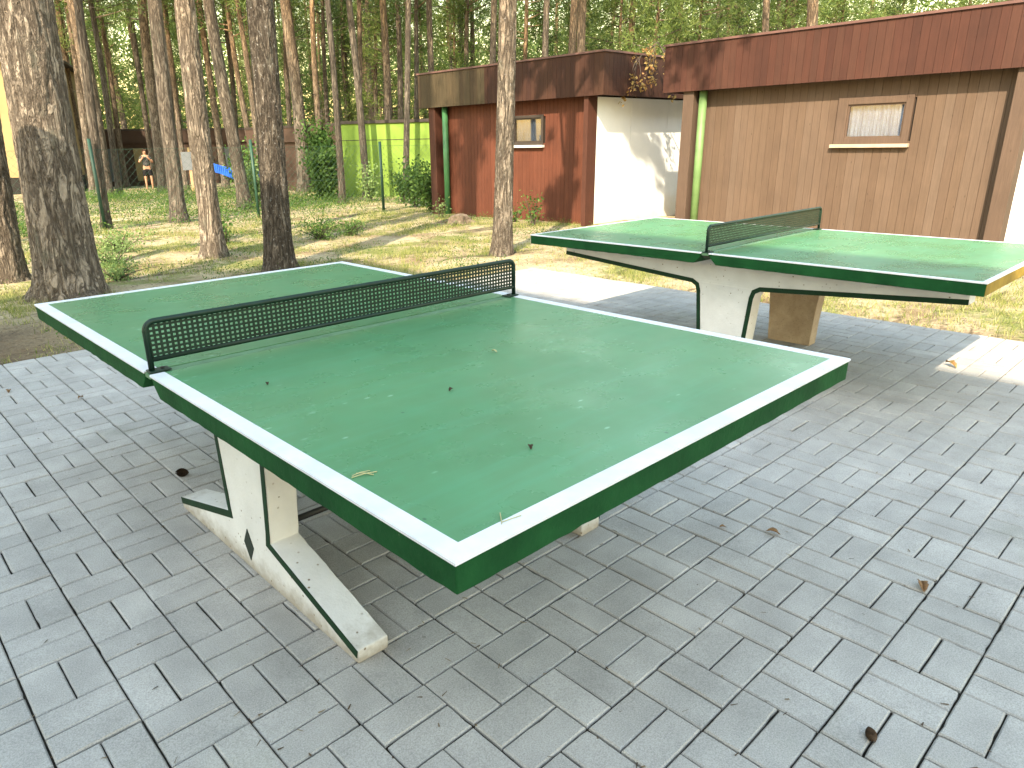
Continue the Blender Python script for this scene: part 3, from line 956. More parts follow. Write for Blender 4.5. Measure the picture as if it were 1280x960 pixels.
def tufts(rng, centers, n, length, width, spread, updir=.35):
    """n needle blades round every centre: returns triangles"""
    C_ = np.repeat(centers, n, 0); N = len(C_)
    d = rng.normal(size=(N, 3)); d[:, 2] += updir; d /= np.linalg.norm(d, axis=1)[:, None]
    base = C_ + rng.normal(size=(N, 3)) * spread
    s = rng.normal(size=(N, 3)); s = np.cross(d, s); s /= np.linalg.norm(s, axis=1)[:, None]
    L = length * rng.uniform(.6, 1.3, (N, 1)); W = width * rng.uniform(.6, 1.3, (N, 1))
    T = np.stack([base - s * W, base + s * W, base + d * L], 1)
    return T.reshape(-1, 3)

def crown(seed, z0, z1, rad, nl, per, needle=24, ln=.25, wd=.019, mat='needle', spread=.16, top=.35):
    """limbs leave the axis, each carries tufts near its end; returns (needle mesh, limb mesh)"""
    rng = np.random.default_rng(seed); mb = MB(); cs = []
    for i in range(nl):
        u = (i + rng.uniform(0, 1)) / nl; z = z0 + (z1 - z0) * u
        a = rng.uniform(0, 2 * math.pi); prof = math.sin(math.pi * min(1, .18 + u * .82)) ** .7 * (1 - top * u)
        Lr = rad * prof * rng.uniform(.55, 1.15) + .2; rise = rng.uniform(-.12, .35) * Lr
        pts = []
        for k in range(5):
            q = k / 4; pts.append((math.cos(a + .25 * q * math.sin(seed + i)) * Lr * q, math.sin(a + .25 * q * math.sin(seed + i)) * Lr * q, z + rise * q + .15 * Lr * q * q))
        mb.tube(pts, [.035 * (1 - u * .5), .028, .02, .013, .006], 5, False)
        for _ in range(per):
            q = rng.uniform(.35, 1.05); k = min(3, int(q * 4)); f = q * 4 - k
            p = np.array(pts[k]) * (1 - f) + np.array(pts[k + 1]) * f
            cs.append(p + rng.normal(size=3) * np.array([.22, .22, .13]) * (1 + .25 * rad))
    V = tufts(rng, np.array(cs), needle, ln, wd, spread)
    n3 = len(V) // 3; base = len(mb.v); nf = len(mb.f)
    tri = [(base + 3 * i, base + 3 * i + 1, base + 3 * i + 2) for i in range(n3)]
    m = bpy.data.meshes.new('crown'); m.from_pydata(mb.v + [tuple(p) for p in V], [], mb.f + tri)
    m.materials.append(M['barkfar']); m.materials.append(M[mat])
    m.polygons.foreach_set('material_index', [0] * nf + [1] * n3); m.update()
    return m

def twig(seed):
    """one dead bare branch, along +x from the trunk axis"""
    rnd = random.Random(seed); mb = MB(); L = rnd.uniform(.7, 1.7); pts = []; y = z = 0
    for k in range(8):
        u = k / 7; y += rnd.uniform(-.09, .09); z += rnd.uniform(-.10, .07)
        pts.append((.06 + u * L, y * u, z * u + .1 * u))
    mb.tube(pts, [.011 * (1 - .8 * k / 7) for k in range(8)], 5)
    m = mb.mesh('dead_branch', True); m.materials.append(M['twig'])
    return m

CROWN = [crown(11 + i, 9.8, 17.2, 2.1, 28, 6) for i in range(3)]
CROWNLOW = [crown(31 + i, 6.5, 16.0, 1.9, 32, 6, mat=('needle', 'needle2', 'needle')[i]) for i in range(3)]
CROWNYOUNG = [crown(51 + i, 1.6, 8.6, 2.0, 46, 7, mat=('needle2', 'needle', 'needle2')[i], top=.75) for i in range(3)]
CROWND = [crown(91 + i, 8.6, 14.2, 2.2, 17, 7, needle=60, wd=.034, ln=.32, spread=.13) for i in range(2)]
CROWNS = [crown(95, 11.3, 14.4, 1.0, 12, 7, needle=46, wd=.030, ln=.28, spread=.13)]
TRUNKF = [trunk_far(i) for i in range(4)]
TWIG = [twig(70 + i) for i in range(6)]
rng_t = random.Random(99)
def lean_rot(lx, ly, rz):
    z = Vector((lx, ly, 1)).normalized()
    q = Vector((0, 0, 1)).rotation_difference(z)
    return (q @ Quaternion((0, 0, 1), rz)).to_euler()

def place_tree(x, y, r, lx, ly, label, group, near=False, kind='high', h=17.0, seed=0, name='pine_tree', zo=0.0, twigs=3):
    t = empty(name, (x, y, gz(x, y) + zo), 0, label, 'tree', group)
    rz = rng_t.uniform(0, 6.28); lx = max(-.06, min(.06, lx)); ly = max(-.06, min(.06, ly))
    t.rotation_euler = lean_rot(lx, ly, rz)
    if near:
        link('trunk', trunk_near(r, h, seed), M[{1: 'barkbig', 3: 'barkpale', 4: 'barkdark', 5: 'barkfleck'}.get(seed, 'bark')], t); twigs = 0
    else:
        o = link('trunk', TRUNKF[rng_t.randrange(4)], None, t); o.scale = (r, r, h / 17.0)
    k = rng_t.randrange(3); src = {'high': CROWN, 'low': CROWNLOW, 'young': CROWNYOUNG, 'dense': CROWND + CROWND[:1], 'small': CROWNS * 3}[kind][k]
    s = h / 17.0 if kind != 'young' else 1.0
    c = link('crown', src, None, t)
    c.scale = (s * rng_t.uniform(.85, 1.15),) * 2 + (s,)
    if kind != 'young' and twigs:
        for _ in range(twigs):
            q = link('dead_branch', TWIG[rng_t.randrange(6)], None, t)
            q.location = (0, 0, rng_t.uniform(2.6, 8.5)); q.rotation_euler = (0, rng_t.uniform(-.35, .25), rng_t.uniform(0, 6.28))
    return t

G1 = 'pines standing in the open wood'
NEAR = [
 (1.10, 7.15, .268, .042, -.009, 'thickest pine, left of the near table, sunlit above and shaded below'),
 (.86, 8.72, .154, .073, -.012, 'pine at the far left edge, leaning, beside the thickest pine'),
 (3.28, 8.84, .138, .023, -.010, 'pale sunlit pine standing alone between thickest pine and scaly dark pine'),
 (3.31, 7.05, .155, .041, -.021, 'scaly dark pine just behind the far edge of the near table'),
 (5.88, 5.91, .119, .021, -.021, 'single straight pine in front of the rust-brown cabin'),
]
near_trees = []
for i, (x, y, r, lx, ly, lb) in enumerate(NEAR):
    near_trees.append(place_tree(x, y, r, lx, ly, lb, G1, True, 'high', (19, 17, 17, 18, 16)[i], i + 1))
def leafy_branch(root, pts, seed, n=34):  # branches above the view, added to throw foliage shadows on the cabins
    rng = np.random.default_rng(seed); mb = MB(); P = [Vector(p) for p in pts]
    mb.tube(P, [.035, .022, .012, .005][:len(P)], 6)
    cs = []; k = len(P) - 1
    for i in range(n):
        q = rng.uniform(.28, 1.02) * k; a = min(k - 1, int(q)); p = P[a].lerp(P[a + 1], q - a)
        cs.append(np.array(p) + rng.normal(size=3) * np.array([.20, .20, .12]))
    V = tufts(rng, np.array(cs), 90, .15, .007, .035, .3)
    base = len(mb.v); nf = len(mb.f); n3 = len(V) // 3
    m = bpy.data.meshes.new('leafy_branch')
    m.from_pydata(mb.v + [tuple(p) for p in V], [], mb.f + [(base + 3 * i, base + 3 * i + 1, base + 3 * i + 2) for i in range(n3)])
    m.materials.append(M['barkfar']); m.materials.append(M['needle']); m.polygons.foreach_set('material_index', [0] * nf + [1] * n3); m.update()
    o = link('leafy_branch', m, None, root); o.matrix_parent_inverse = root.matrix_basis.inverted()
PZ, PO = near_trees[4], near_trees[3]
leafy_branch(PZ, [(5.92, 5.9, 4.3), (6.4, 6.3, 4.8), (6.9, 6.75, 4.75), (7.2, 6.95, 4.6)], 1, 30)
leafy_branch(PZ, [(5.9, 5.9, 4.1), (5.3, 5.55, 4.6), (4.8, 5.35, 4.85), (4.4, 5.2, 4.9)], 2, 40)
leafy_branch(PZ, [(5.95, 5.9, 5.6), (5.95, 4.9, 6.05), (6.0, 3.9, 6.0), (6.05, 3.15, 5.75)], 3, 38)
leafy_branch(PZ, [(5.93, 5.9, 6.0), (5.2, 6.3, 6.3), (4.7, 6.6, 6.35), (4.3, 6.85, 6.3)], 4, 40)
leafy_branch(PZ, [(5.95, 5.9, 4.9), (6.6, 5.55, 5.1), (7.1, 5.25, 4.95), (7.35, 5.1, 4.7)], 5, 30)
leafy_branch(PO, [(3.5, 7.0, 6.3), (4.0, 6.8, 6.8), (4.5, 6.55, 6.95), (4.8, 6.4, 6.9)], 6, 36)
leafy_branch(PO, [(3.5, 7.0, 7.0), (2.8, 7.3, 7.5), (2.4, 7.5, 7.6), (2.1, 7.6, 7.5)], 7, 36)
MID = [
 (6.68, 38.3, .30, .055, -.011, 'dark pine partly hidden behind the left side of the thickest pine'),
 (8.95, 36.4, .19, .038, -.010, 'mossy pine in front of the yellow house, first right of the thickest pine'),
 (8.60, 33.79, .19, .035, -.009, 'second pine right of the thickest pine, before the yellow house corner'),
 (7.28, 27.66, .273, .027, -.008, 'broad grey pine left of the standing person, footing on bare needles'),
 (3.47, 14.23, .084, .053, -.015, 'thin dark pine right behind the fence post nearest the thickest pine'),
 (9.87, 29.09, .222, .033, -.012, 'grey pine directly right of the standing person, half behind a darker trunk'),
 (4.90, 14.36, .148, .027, -.010, 'dark grey pine left of the pale sunlit pine, foot in green bilberry'),
 (11.70, 32.64, .179, .075, -.029, 'leaning dark pine glimpsed between the dark grey pine and the pale sunlit pine'),
 (7.67, 17.22, .166, -.038, .017, 'grey pine that crosses the blue cloth, left of scaly dark pine'),
 (12.95, 23.54, .236, .003, -.002, 'grey thick pine right of the scaly dark pine, in front of the dark hut'),
 (9.94, 16.20, .086, .010, -.006, 'slender pale pine left of the lime-green hut corner'),
 (11.81, 17.78, .109, -.015, .010, 'slender bright pine before the left half of the lime-green hut'),
 (14.48, 20.34, .140, .020, -.014, 'grey pine rising at the middle of the lime-green hut'),
 (12.42, 16.67, .095, .054, -.041, 'slim light pine before the right half of the lime-green hut'),
 (16.45, 21.47, .106, .051, -.040, 'slim dark pine close to the left end of the rust-brown cabin'),
 (13.30, 22.78, .117, .021, -.012, 'thin pale pine between the dark hut and its shrubs'),
]
for x, y, r, lx, ly, lb in MID:
    place_tree(x, y, r, lx, ly, lb, G1, False, 'low' if math.hypot(x, y) > 18 else 'high', rng_t.uniform(15, 18))
FARL = [(7.15, 44.92, .25, .10, -.018), (14.25, 46.4, .2, -.024, .008), (7.89, 28.04, .118, .019, -.006), (12.77, 29.93, .155, -.017, .007),
        (12.83, 26.55, .127, -.026, .013), (13.43, 28.32, .13, -.044, .021), (12.41, 30.83, .14, .04, -.017), (15.10, 29.42, .125, .049, -.026), (16.48, 30.96, .133, .052, -.029),
        (14.34, 32.02, .13, .035, -.016), (12.62, 32.75, .128, .021, -.008), (11.68, 35.23, .133, .009, -.003), (11.6, 31.3, .118, .016, -.005), (11.06, 37.53, .137, .013, -.004), (6.88, 32.43, .161, .023, -.005), (7.40, 36.41, .161, .005, -.001)]
for x, y, r, lx, ly in FARL:
    place_tree(x, y, r, lx, ly, 'thin pine among the crowded trunks around the long dark cabin row', 'thin pines around the long dark cabin', False, 'low', rng_t.uniform(14, 18))
FARM = [(15.83, 24.36, .113, .065, -.043), (19.87, 28.88, .116, .049, -.035), (18.48, 24.95, .139, .018, -.013), (19.1, 31.76, .122, .025, -.015), (20.89, 33.0, .128, .037, -.024)]
for x, y, r, lx, ly in FARM:
    place_tree(x, y, r, lx, ly, 'thin pine rising behind the lime-green hut roof', 'thin pines behind the lime-green hut', False, 'low', rng_t.uniform(14, 18))
FARC = [(15.75, 19.48, .127, .022, -.018), (21.99, 24.68, .129, .015, -.013), (23.52, 25.99, .137, .013, -.012), (18.06, 18.78, .133, .006, -.006), (23.93, 22.8, .129, -.002, .002),
        (18.65, 16.74, .127, -.001, .001), (17.67, 14.82, .143, -.004, .004), (16.37, 13.26, .143, -.009, .011), (23.66, 16.91, .144, -.014, .019)]
for x, y, r, lx, ly in FARC:
    place_tree(x, y, r, lx, ly, 'pine standing behind the roof of the rust-brown cabin', 'pines behind the rust-brown cabin', False, 'high' if x < 19 else 'low', rng_t.uniform(14, 18))
FARR = [(30.69, 17.06, .13, -.028, .049), (32.62, 17.7, .137, -.029, .052), (22.67, 10.85, .133, -.025, .05), (28.2, 13.2, .113, -.031, .06), (17.69, 7.34, .151, -.023, .051)]
for x, y, r, lx, ly in FARR:
    place_tree(x, y, r, lx, ly, 'pine standing behind the roof of the tan cabin', 'pines behind the tan cabin', False, 'high' if x < 19 else 'low', rng_t.uniform(14, 18))
# pines outside the frame whose crowns dapple the ground and the rust-brown cabin
for x, y, kd, hh in ((-1.25, 4.5, 'high', 17), (-2.6, 10.5, 'high', 16), (-1.2, 16.0, 'high', 17), (-6.5, 15.0, 'high', 16)):
    place_tree(x, y, .15, .01, .0, 'pine left of the patio, outside the picture', 'pines left of the patio', False, kd, hh)
# younger pines with low green crowns that close the gaps
def polar(yaw, D): return (-.609 + math.sin(R(yaw)) * D, -.732 + math.cos(R(yaw)) * D)
for yaw, D in ((17, 50), (22, 46), (26, 52), (29.5, 44), (33, 40), (36, 36), (38.5, 42), (41, 34), (44.5, 38), (47.5, 36), (50, 33), (53, 30), (55.5, 27), (58.5, 30), (61, 33), (64, 29), (67.5, 36), (71, 40), (74.5, 36), (78, 42), (13, 52), (19.5, 58)):
    x, y = polar(yaw, D)
    place_tree(x, y, .09, 0, 0, 'young bushy pine with a low green crown between taller trunks', 'young pines filling the wood', False, 'young', 9.0, zo=rng_t.uniform(-.5, .8))
# deep wood
k = 0
while k < 85:
    yaw = rng_t.uniform(5, 80); D = rng_t.uniform(40, 82)
    x, y = polar(yaw, D)
    if 7 < x < 22 and 34 < y < 47: continue
    if x < 9 and 33 < y < 46: continue
    place_tree(x, y, rng_t.uniform(.11, .17), rng_t.uniform(-.02, .03), rng_t.uniform(-.02, .02), 'distant pine in the depth of the wood', 'pines in the depth of the wood', False, rng_t.choice(('low', 'low', 'high')), rng_t.uniform(14, 18), twigs=0)
    k += 1

k = 0
while k < 38:
    yaw = rng_t.uniform(12, 42); D = rng_t.uniform(38, 60)
    x, y = polar(yaw, D)
    if 7 < x < 22 and 34 < y < 47: continue
    if x < 9 and 33 < y < 46: continue
    place_tree(x, y, rng_t.uniform(.10, .15), rng_t.uniform(-.03, .04), rng_t.uniform(-.02, .02), 'slim straight pine in the crowded left part of the wood', 'slim pines in the left of the wood', False, 'high', rng_t.uniform(15, 18), twigs=0)
    k += 1

# far foliage that reads as one mass
rng = np.random.default_rng(5)
n = 8000
yaw = np.radians(rng.uniform(0, 88, n)); D = rng.uniform(70, 115, n); zz = rng.uniform(-1, 1, n)
cs = np.c_[-.6 + np.sin(yaw) * D, -.7 + np.cos(yaw) * D, -.5 + 15 * rng.uniform(0, 1, n) ** 1.25]
V = tufts(rng, cs, 18, .8, .10, .8)
m = npmesh('distant_wood', V, 3)
tag(link('distant_wood', m, M['needle']), 'hazy green mass of the far wood behind all trunks', 'wood', kind='stuff')

# ------------------------------------------------------------------ shrubs, saplings, stump
def leaves(rng, centers, n, size, spread, up=.3):
    C_ = np.repeat(centers, n, 0); N = len(C_)
    p = C_ + rng.normal(size=(N, 3)) * spread
    d = rng.normal(size=(N, 3)); d[:, 2] += up; d /= np.linalg.norm(d, axis=1)[:, None]
    s = np.cross(d, rng.normal(size=(N, 3))); s /= np.linalg.norm(s, axis=1)[:, None]
    L = size * rng.uniform(.6, 1.35, (N, 1))
    Q = np.stack([p, p + d * L * .5 + s * L * .3, p + d * L, p + d * L * .5 - s * L * .3], 1)
    return Q.reshape(-1, 3)

def shrub(x, y, h, rad, nst, nleaf, size, mat, label, seed, name='shrub', group=None, cat='shrub'):
    rng = np.random.default_rng(seed); z = gz(x, y)
    t = empty(name, (x, y, z - .02), 0, label, cat, group)
    mb = MB(); cs = []
    for i in range(nst):
        a = rng.uniform(0, 6.28); r_ = rad * rng.uniform(.2, 1); hh = h * rng.uniform(.55, 1.05)
        pts = [(math.cos(a) * r_ * q * q + .03 * math.cos(a), math.sin(a) * r_ * q * q + .03 * math.sin(a), hh * q) for q in (0, .35, .7, 1)]
        mb.tube(pts, [.008 + .004 * h, .006 + .003 * h, .005, .002], 5, False)
        for _ in range(max(3, int(9 * h))):
            q = rng.uniform(.25, 1.05)
            cs.append((math.cos(a) * r_ * q * q, math.sin(a) * r_ * q * q, hh * q))
    mb.build('stems', M['twig'], t, normals=False)
    V = leaves(rng, np.array(cs), nleaf, size, .05 + .06 * h)
    link('foliage', npmesh('foliage', V, 4), M[mat], t)
    return t
SHR = [
 (9.66, 12.05, 1.0, .45, 12, 12, .085, 'leaf', 'leafy shrub at the left corner of the rust-brown cabin'),
 (10.4, 13.6, 1.05, .6, 14, 12, .085, 'leaf', 'shrub behind the fence before the right part of the lime-green hut'),
 (11.0, 14.9, .85, .45, 10, 10, .08, 'leaf', 'small shrub at the foot of the slim light pine'),
 (9.95, 17.0, 1.7, .45, 12, 14, .11, 'leaf', 'tall shrub left of the lime-green hut corner'),
 (10.9, 18.6, 1.9, .5, 14, 14, .11, 'leaf', 'tallest dark shrub in front of the dark hut'),
 (11.0, 16.4, .9, .35, 9, 10, .08, 'leafpale', 'pale shrub against the bright end of the lime-green hut'),
 (8.2, 17.5, 1.1, .5, 12, 12, .09, 'leafpale', 'yellow-green shrub right of the scaly dark pine'),
 (9.2, 20.5, 1.5, .6, 12, 12, .1, 'leaf', 'shrub between the blue cloth and the dark hut'),
 (5.15, 9.25, .32, .42, 22, 18, .034, 'leaf', 'low green tuft plant in the dry grass behind the near table'),
 (5.75, 9.35, .24, .36, 16, 18, .032, 'leaf', 'smaller green tuft plant beside the larger one in dry grass'),
 (3.95, 9.95, .45, .22, 9, 7, .055, 'leaf', 'small sapling just right of the pale sunlit pine'),
 (2.05, 9.0, .26, .5, 16, 22, .032, 'leafpale', 'pale sapling clump right of the thickest pine'),
 (2.5, 10.2, .34, .5, 14, 20, .036, 'leafpale', 'taller pale sapling behind the pale clump by the thickest pine'),
 (1.75, 7.9, .2, .4, 16, 20, .03, 'leafpale', 'low pale plant at the foot of the thickest pine'),
 (8.85, 8.15, .50, .16, 7, 8, .05, 'leaf', 'dark weed against the rust-brown cabin wall, right of the single pine'),
 (8.95, 8.75, .25, .25, 9, 8, .05, 'leaf', 'low weed patch at the rust-brown cabin wall'),
 (8.7, 10.55, .45, .14, 6, 6, .05, 'leafpale', 'spindly pale weed by the rain pipe of the rust-brown cabin'),
]
for i, a in enumerate(SHR): shrub(*a, seed=200 + i, group='shrubs and weeds under the pines')

# dry sapling growing between the cabins
def dry_sapling():
    x, y = 10.9, 6.45; rng = np.random.default_rng(77)
    t = empty('dry_sapling', (x, y, -.05), 0, 'dry yellow-leaved sapling in front of the gap between the two cabins', 'sapling')
    mb = MB()
    stem = [(.25, -.12, 0), (.20, -.10, 1.3), (-.1, .0, 2.4), (-.65, .25, 2.95), (-1.0, .5, 2.62)]
    mb.tube(stem, [.018, .016, .013, .010, .004], 6, False)
    cs = []
    for i in range(22):
        q = rng.uniform(.66, 1.0) * 4; k = min(3, int(q)); p = Vector(stem[k]).lerp(Vector(stem[k + 1]), q - k)
        e = p + Vector((rng.uniform(-.25, .1), rng.uniform(-.25, .22), rng.uniform(-.70, .05)))
        mb.tube([p, p.lerp(e, .5) + Vector((0, 0, .04)), e], [.006, .004, .002], 4, False)
        for f in (.6, .85, 1.0, 1.0): cs.append(tuple(p.lerp(e, f)))
    mb.build('stem', M['twig'], t, normals=False)
    link('foliage', npmesh('foliage', leaves(rng, np.array(cs), 5, .062, .035, -.2), 4), M['dryleaf'], t)
dry_sapling()

st = empty('tree_stump', (8.15, 9.35, -.03), 0, 'old low weathered tree stump left of the single pine', 'stump')
mb = MB(); n = 28; ring = []
for z, rr in ((-.05, .27), (.02, .23), (.08, .205), (.15, .20)):
    ring.append([(math.cos(a) * rr * (1 + .12 * math.sin(5 * a) + .05 * math.sin(11 * a)), math.sin(a) * rr * (1 + .12 * math.sin(5 * a)), z + (.03 * math.sin(a * 2) if z > .1 else 0)) for a in np.linspace(0, 2 * math.pi, n, endpoint=False)])
for a, b_ in zip(ring[:-1], ring[1:]):
    for k in range(n): mb.poly([a[k], a[(k + 1) % n], b_[(k + 1) % n], b_[k]])
for k in range(n): mb.poly([ring[-1][k], ring[-1][(k + 1) % n], (0, 0, .13)])
mb.build('stump_body', M['stump'], st, normals=False)
mb = MB()
for a in (.4, 2.0, 3.6, 5.1):
    mb.tube([(math.cos(a) * .15, math.sin(a) * .15, .06), (math.cos(a) * .35, math.sin(a) * .35, .02), (math.cos(a + .2) * .6, math.sin(a + .2) * .6, -.03)], [.06, .045, .015], 7, False)
mb.build('root', M['stump'], st, smooth=True, normals=False)

# ------------------------------------------------------------------ grass, ground cover, litter
def open_ground(x, y):
    if PX0 - .1 < x < PX1 + .03 and PY0 < y < PY1 + .03: return False
    if 9.3 < x < 13.9 and 1.2 < y < 11.6: return False
    if x < -6 and y < 2: return False
    return True
def gheight(x, y):
    p = Vector((x, y, 0)); dd = max(PX0 - x, x - PX1, PY0 - y, y - PY1, 0); amp = min(1, dd / .8)
    return gz(x, y) + amp * (.035 * noise.noise(p * .55) + .022 * noise.noise(p * 1.9) + .012 * noise.noise(p * 4.3)) - .012 * (1 - amp)

def scatter(n, xr, yr, seed, dens):
    rnd = random.Random(seed); P = []
    for _ in range(n):
        x = rnd.uniform(*xr); y = rnd.uniform(*yr)
        if not open_ground(x, y): continue
        if rnd.random() > dens(x, y): continue
        P.append((x, y, gheight(x, y) - .005))
    return np.array(P)

def blades(rng, P, n, h, wd, spread):
    C_ = np.repeat(P, n, 0); N = len(C_); b = C_.copy(); b[:, :2] += rng.normal(size=(N, 2)) * spread
    H = h * rng.uniform(.4, 1.3, (N, 1)); ln = rng.normal(size=(N, 2)) * .45
    tip = b.copy(); tip[:, :2] += ln * H; tip[:, 2] += H[:, 0]
    a = rng.uniform(0, 6.28, N); s = np.c_[np.cos(a), np.sin(a), np.zeros(N)] * wd
    return np.stack([b - s, b + s, tip], 1).reshape(-1, 3)

def d_grass(x, y):
    v = noise.noise(Vector((x * .8 + 3, y * .8 + 8, 0))) + .5 * noise.noise(Vector((x * 2.1, y * 2.1, 4)))
    base = max(0, min(1, .30 + 1.25 * v))
    if x > 5.4 and y < 6.5: base = max(0, min(1, base + .30 * min(1, (x - 5.6) / .8)))
    rut = noise.noise(Vector((x * .5, y * 1.9, 11)))
    if rut > .25: base *= .25
    return base
rng = np.random.default_rng(21)
P1 = scatter(26000, (-.5, 10.5), (-1.5, 12.5), 1, d_grass)
P2 = scatter(9000, (-1, 18), (12, 26), 2, d_grass)
P5 = scatter(30000, (-.5, 10.5), (-1.5, 13.5), 12, lambda x, y: max(.0, min(1, .12 + 1.5 * noise.noise(Vector((x * .9, y * .9, 9))))))
V = np.concatenate([blades(rng, P1, 10, .075, .0022, .032), blades(rng, P5, 6, .030, .0030, .05), blades(rng, P2, 7, .12, .0042, .06)])
tag(link('grass', npmesh('grass', V, 3), M['grass']), 'dry yellow-green grass growing in the sandy soil', 'grass', kind='stuff')

def d_cover(x, y):
    v = noise.noise(Vector((x * .35 + 1, y * .35 + 2, 7)))
    return max(0, min(1, (.55 + 1.2 * v) * min(1, max(0, (y - 12.0 - .10 * (x - 4)) / 2.0)) * (1 if x < 10.5 else .35)))
P3 = scatter(16000, (.5, 16), (11.5, 30), 3, d_cover)
P3[:, 2] += rng.uniform(.01, .16, len(P3))
P6 = scatter(9000, (.6, 9.5), (5.2, 13.5), 14, lambda x, y: max(0, min(1, .15 + 1.6 * noise.noise(Vector((x * .9 + 4, y * .9, 2))))))
P6[:, 2] += rng.uniform(.005, .05, len(P6))
V = np.concatenate([leaves(rng, P3, 13, .036, .085, .8), leaves(rng, P6, 9, .022, .05, .8)])
tag(link('bilberry_cover', npmesh('bilberry_cover', V, 4), M['cover']), 'green bilberry ground cover between the trunks', 'ground cover', kind='stuff')

P4 = scatter(42000, (-1.5, 10), (-1.5, 14), 6, lambda x, y: .9 if (x < 1.5 and y < 8) else .55)
N = len(P4); a = rng.uniform(0, 6.28, N); L = rng.uniform(.012, .05, N)[:, None]; d = np.c_[np.cos(a), np.sin(a), rng.uniform(-.1, .25, N)]
s = np.c_[-np.sin(a), np.cos(a), np.zeros(N)] * rng.uniform(.0015, .007, N)[:, None]
rj = random.Random(8); PJ = []
for _ in range(2600):
    x, y = rj.uniform(-1.2, 5.4), rj.uniform(-1.1, 4.9)
    if rj.random() < .75:
        if rj.random() < .6: x = -.290 + .2002 * round((x + .29) / .2002) + rj.gauss(0, .004)
        else: y = .7247 + .1001 * round((y - .7247) / .1001) + rj.gauss(0, .004)
    if rj.random() > .35 + .65 * max(0, noise.noise(Vector((x * .9, y * .9, 3)))) * 2: continue
    PJ.append((x, y, -.0085))
nj = len(PJ); P4 = np.concatenate([P4, np.array(PJ)]); a = np.concatenate([a, rng.uniform(0, 6.28, nj)]); N += nj
L = np.concatenate([L, rng.uniform(.005, .022, nj)[:, None]]); d = np.c_[np.cos(a), np.sin(a), np.concatenate([d[:, 2], np.zeros(nj)])]
s = np.concatenate([s, np.c_[-np.sin(a[-nj:]), np.cos(a[-nj:]), np.zeros(nj)] * rng.uniform(.0008, .0028, nj)[:, None]])
P4[:, 2] += .010
V = np.stack([P4 - s, P4 + s, P4 + d * L + s * .5, P4 + d * L - s * .5], 1).reshape(-1, 3)
tag(link('needle_litter', npmesh('needle_litter', V, 4), M['litter']), 'brown needles and bark crumbs scattered on the soil', 'litter', kind='stuff')

# ------------------------------------------------------------------ small things on paving and table
def leaf_bit(x, y, z, s, rz, mat, label, seed, name='fallen_leaf', cat='leaf'):
    rnd = random.Random(seed); mb = MB(); n = 8
    t = []
    for k in range(n + 1):
        u = k / n; wd = s * .28 * math.sin(math.pi * min(1, u * .95 + .05)) * rnd.uniform(.75, 1.2); c = s * .22 * math.sin(u * 2.6 + rnd.uniform(-.1, .1)) + .002
        t.append(((u - .5) * s, wd, c))
    for k in range(n):
        (x0, w0, c0), (x1, w1, c1) = t[k], t[k + 1]
        mb.poly([(x0, -w0, c0 + w0 * .5), (x1, -w1, c1 + w1 * .5), (x1, 0, c1), (x0, 0, c0)]); mb.poly([(x0, 0, c0), (x1, 0, c1), (x1, w1, c1 + w1 * .7), (x0, w0, c0 + w0 * .7)])
    o = mb.build(name, mat, None, smooth=True, normals=False); o.location = (x, y, z); o.rotation_euler = (0, 0, rz)
    sd = o.modifiers.new('thick', 'SOLIDIFY'); sd.thickness = .0008
    return tag(o, label, cat)

def pine_cone(x, y, s, rz, label):
    t = MB(); n = 12; rows = 10
    for i in range(rows):
        u = i / (rows - 1); rr = s * .42 * math.sin(math.pi * (.12 + .82 * u)) ** .8; z = (u - .5) * s * 1.25
        for k in range(n):
            a = 2 * math.pi * (k + .5 * (i % 2)) / n; b_ = .5 * 2 * math.pi / n
            c = Vector((math.cos(a), math.sin(a), 0)); tdir = Vector((-math.sin(a), math.cos(a), 0))
            p = c * rr * .55 + Vector((0, 0, z)); q = c * rr + Vector((0, 0, z + s * .09))
            wq = tdir * rr * b_ * 1.0
            t.poly([p - wq * .6, p + wq * .6, q + wq, q - wq]); t.poly([p - wq * .6, q - wq, q + wq - Vector((0, 0, s * .05)), p + wq * .6 - Vector((0, 0, s * .04))])
    o = t.build('pine_cone', M['cone'], None, normals=False); o.rotation_euler = (R(84), 0, rz); o.location = (x, y, s * .38)
    return tag(o, label, 'pine cone')
pine_cone(.332, 2.28, .046, .6, 'black open pine cone on the paving behind the near table foot')
pine_cone(.977, -.372, .030, 2.2, 'small dark cone lying by a paver joint at the lower right')
leaf_bit(1.736, -.254, .002, .055, .5, M['brownleaf'], 'curled brown leaf on the paving right of the small dark cone', 1)
leaf_bit(1.713, .231, .002, .05, 2.0, M['brownleaf'], 'brown leaf scrap on the paving nearest the near table end', 2)
leaf_bit(4.435, .399, .002, .09, 1.0, M['dryleaf'], 'dry tan leaf on the sunlit corner of the paving', 3)
leaf_bit(1.62, .38, .002, .03, 2.6, M['brownleaf'], 'tiny brown crumb of leaf by the near table end edge', 9)
leaf_bit(.398, .217, TH + .0035, .018, .9, M['cone'], 'tiny dark leaf flake on the near table, right of the straw', 4)
leaf_bit(.52, .62, TH + .0035, .017, .2, M['cone'], 'dark leaf flake towards the middle of the near table', 5)
leaf_bit(.20, 1.02, TH + .0035, .016, 1.2, M['cone'], 'dark leaf flake near the net of the near table', 6)
leaf_bit(.85, .80, TH + .0035, .02, 1.9, M['straw'], 'pale leaf flake on the far half width of the near table', 7)
for i, (x, y, lb) in enumerate(((-.25, 4.55, 'leaf crumb at the left back of the paving, furthest from the table'), (.02, 4.2, 'leaf crumb in a joint at the left back of the paving'), (-.35, 3.95, 'leaf crumb beside two others at the left back of the paving'), (.30, 3.75, 'leaf crumb on the paving left of the table middle'))):
    leaf_bit(x, y, .002, .045, i * 1.3, M['brownleaf'], lb, 20 + i)
mb = MB()
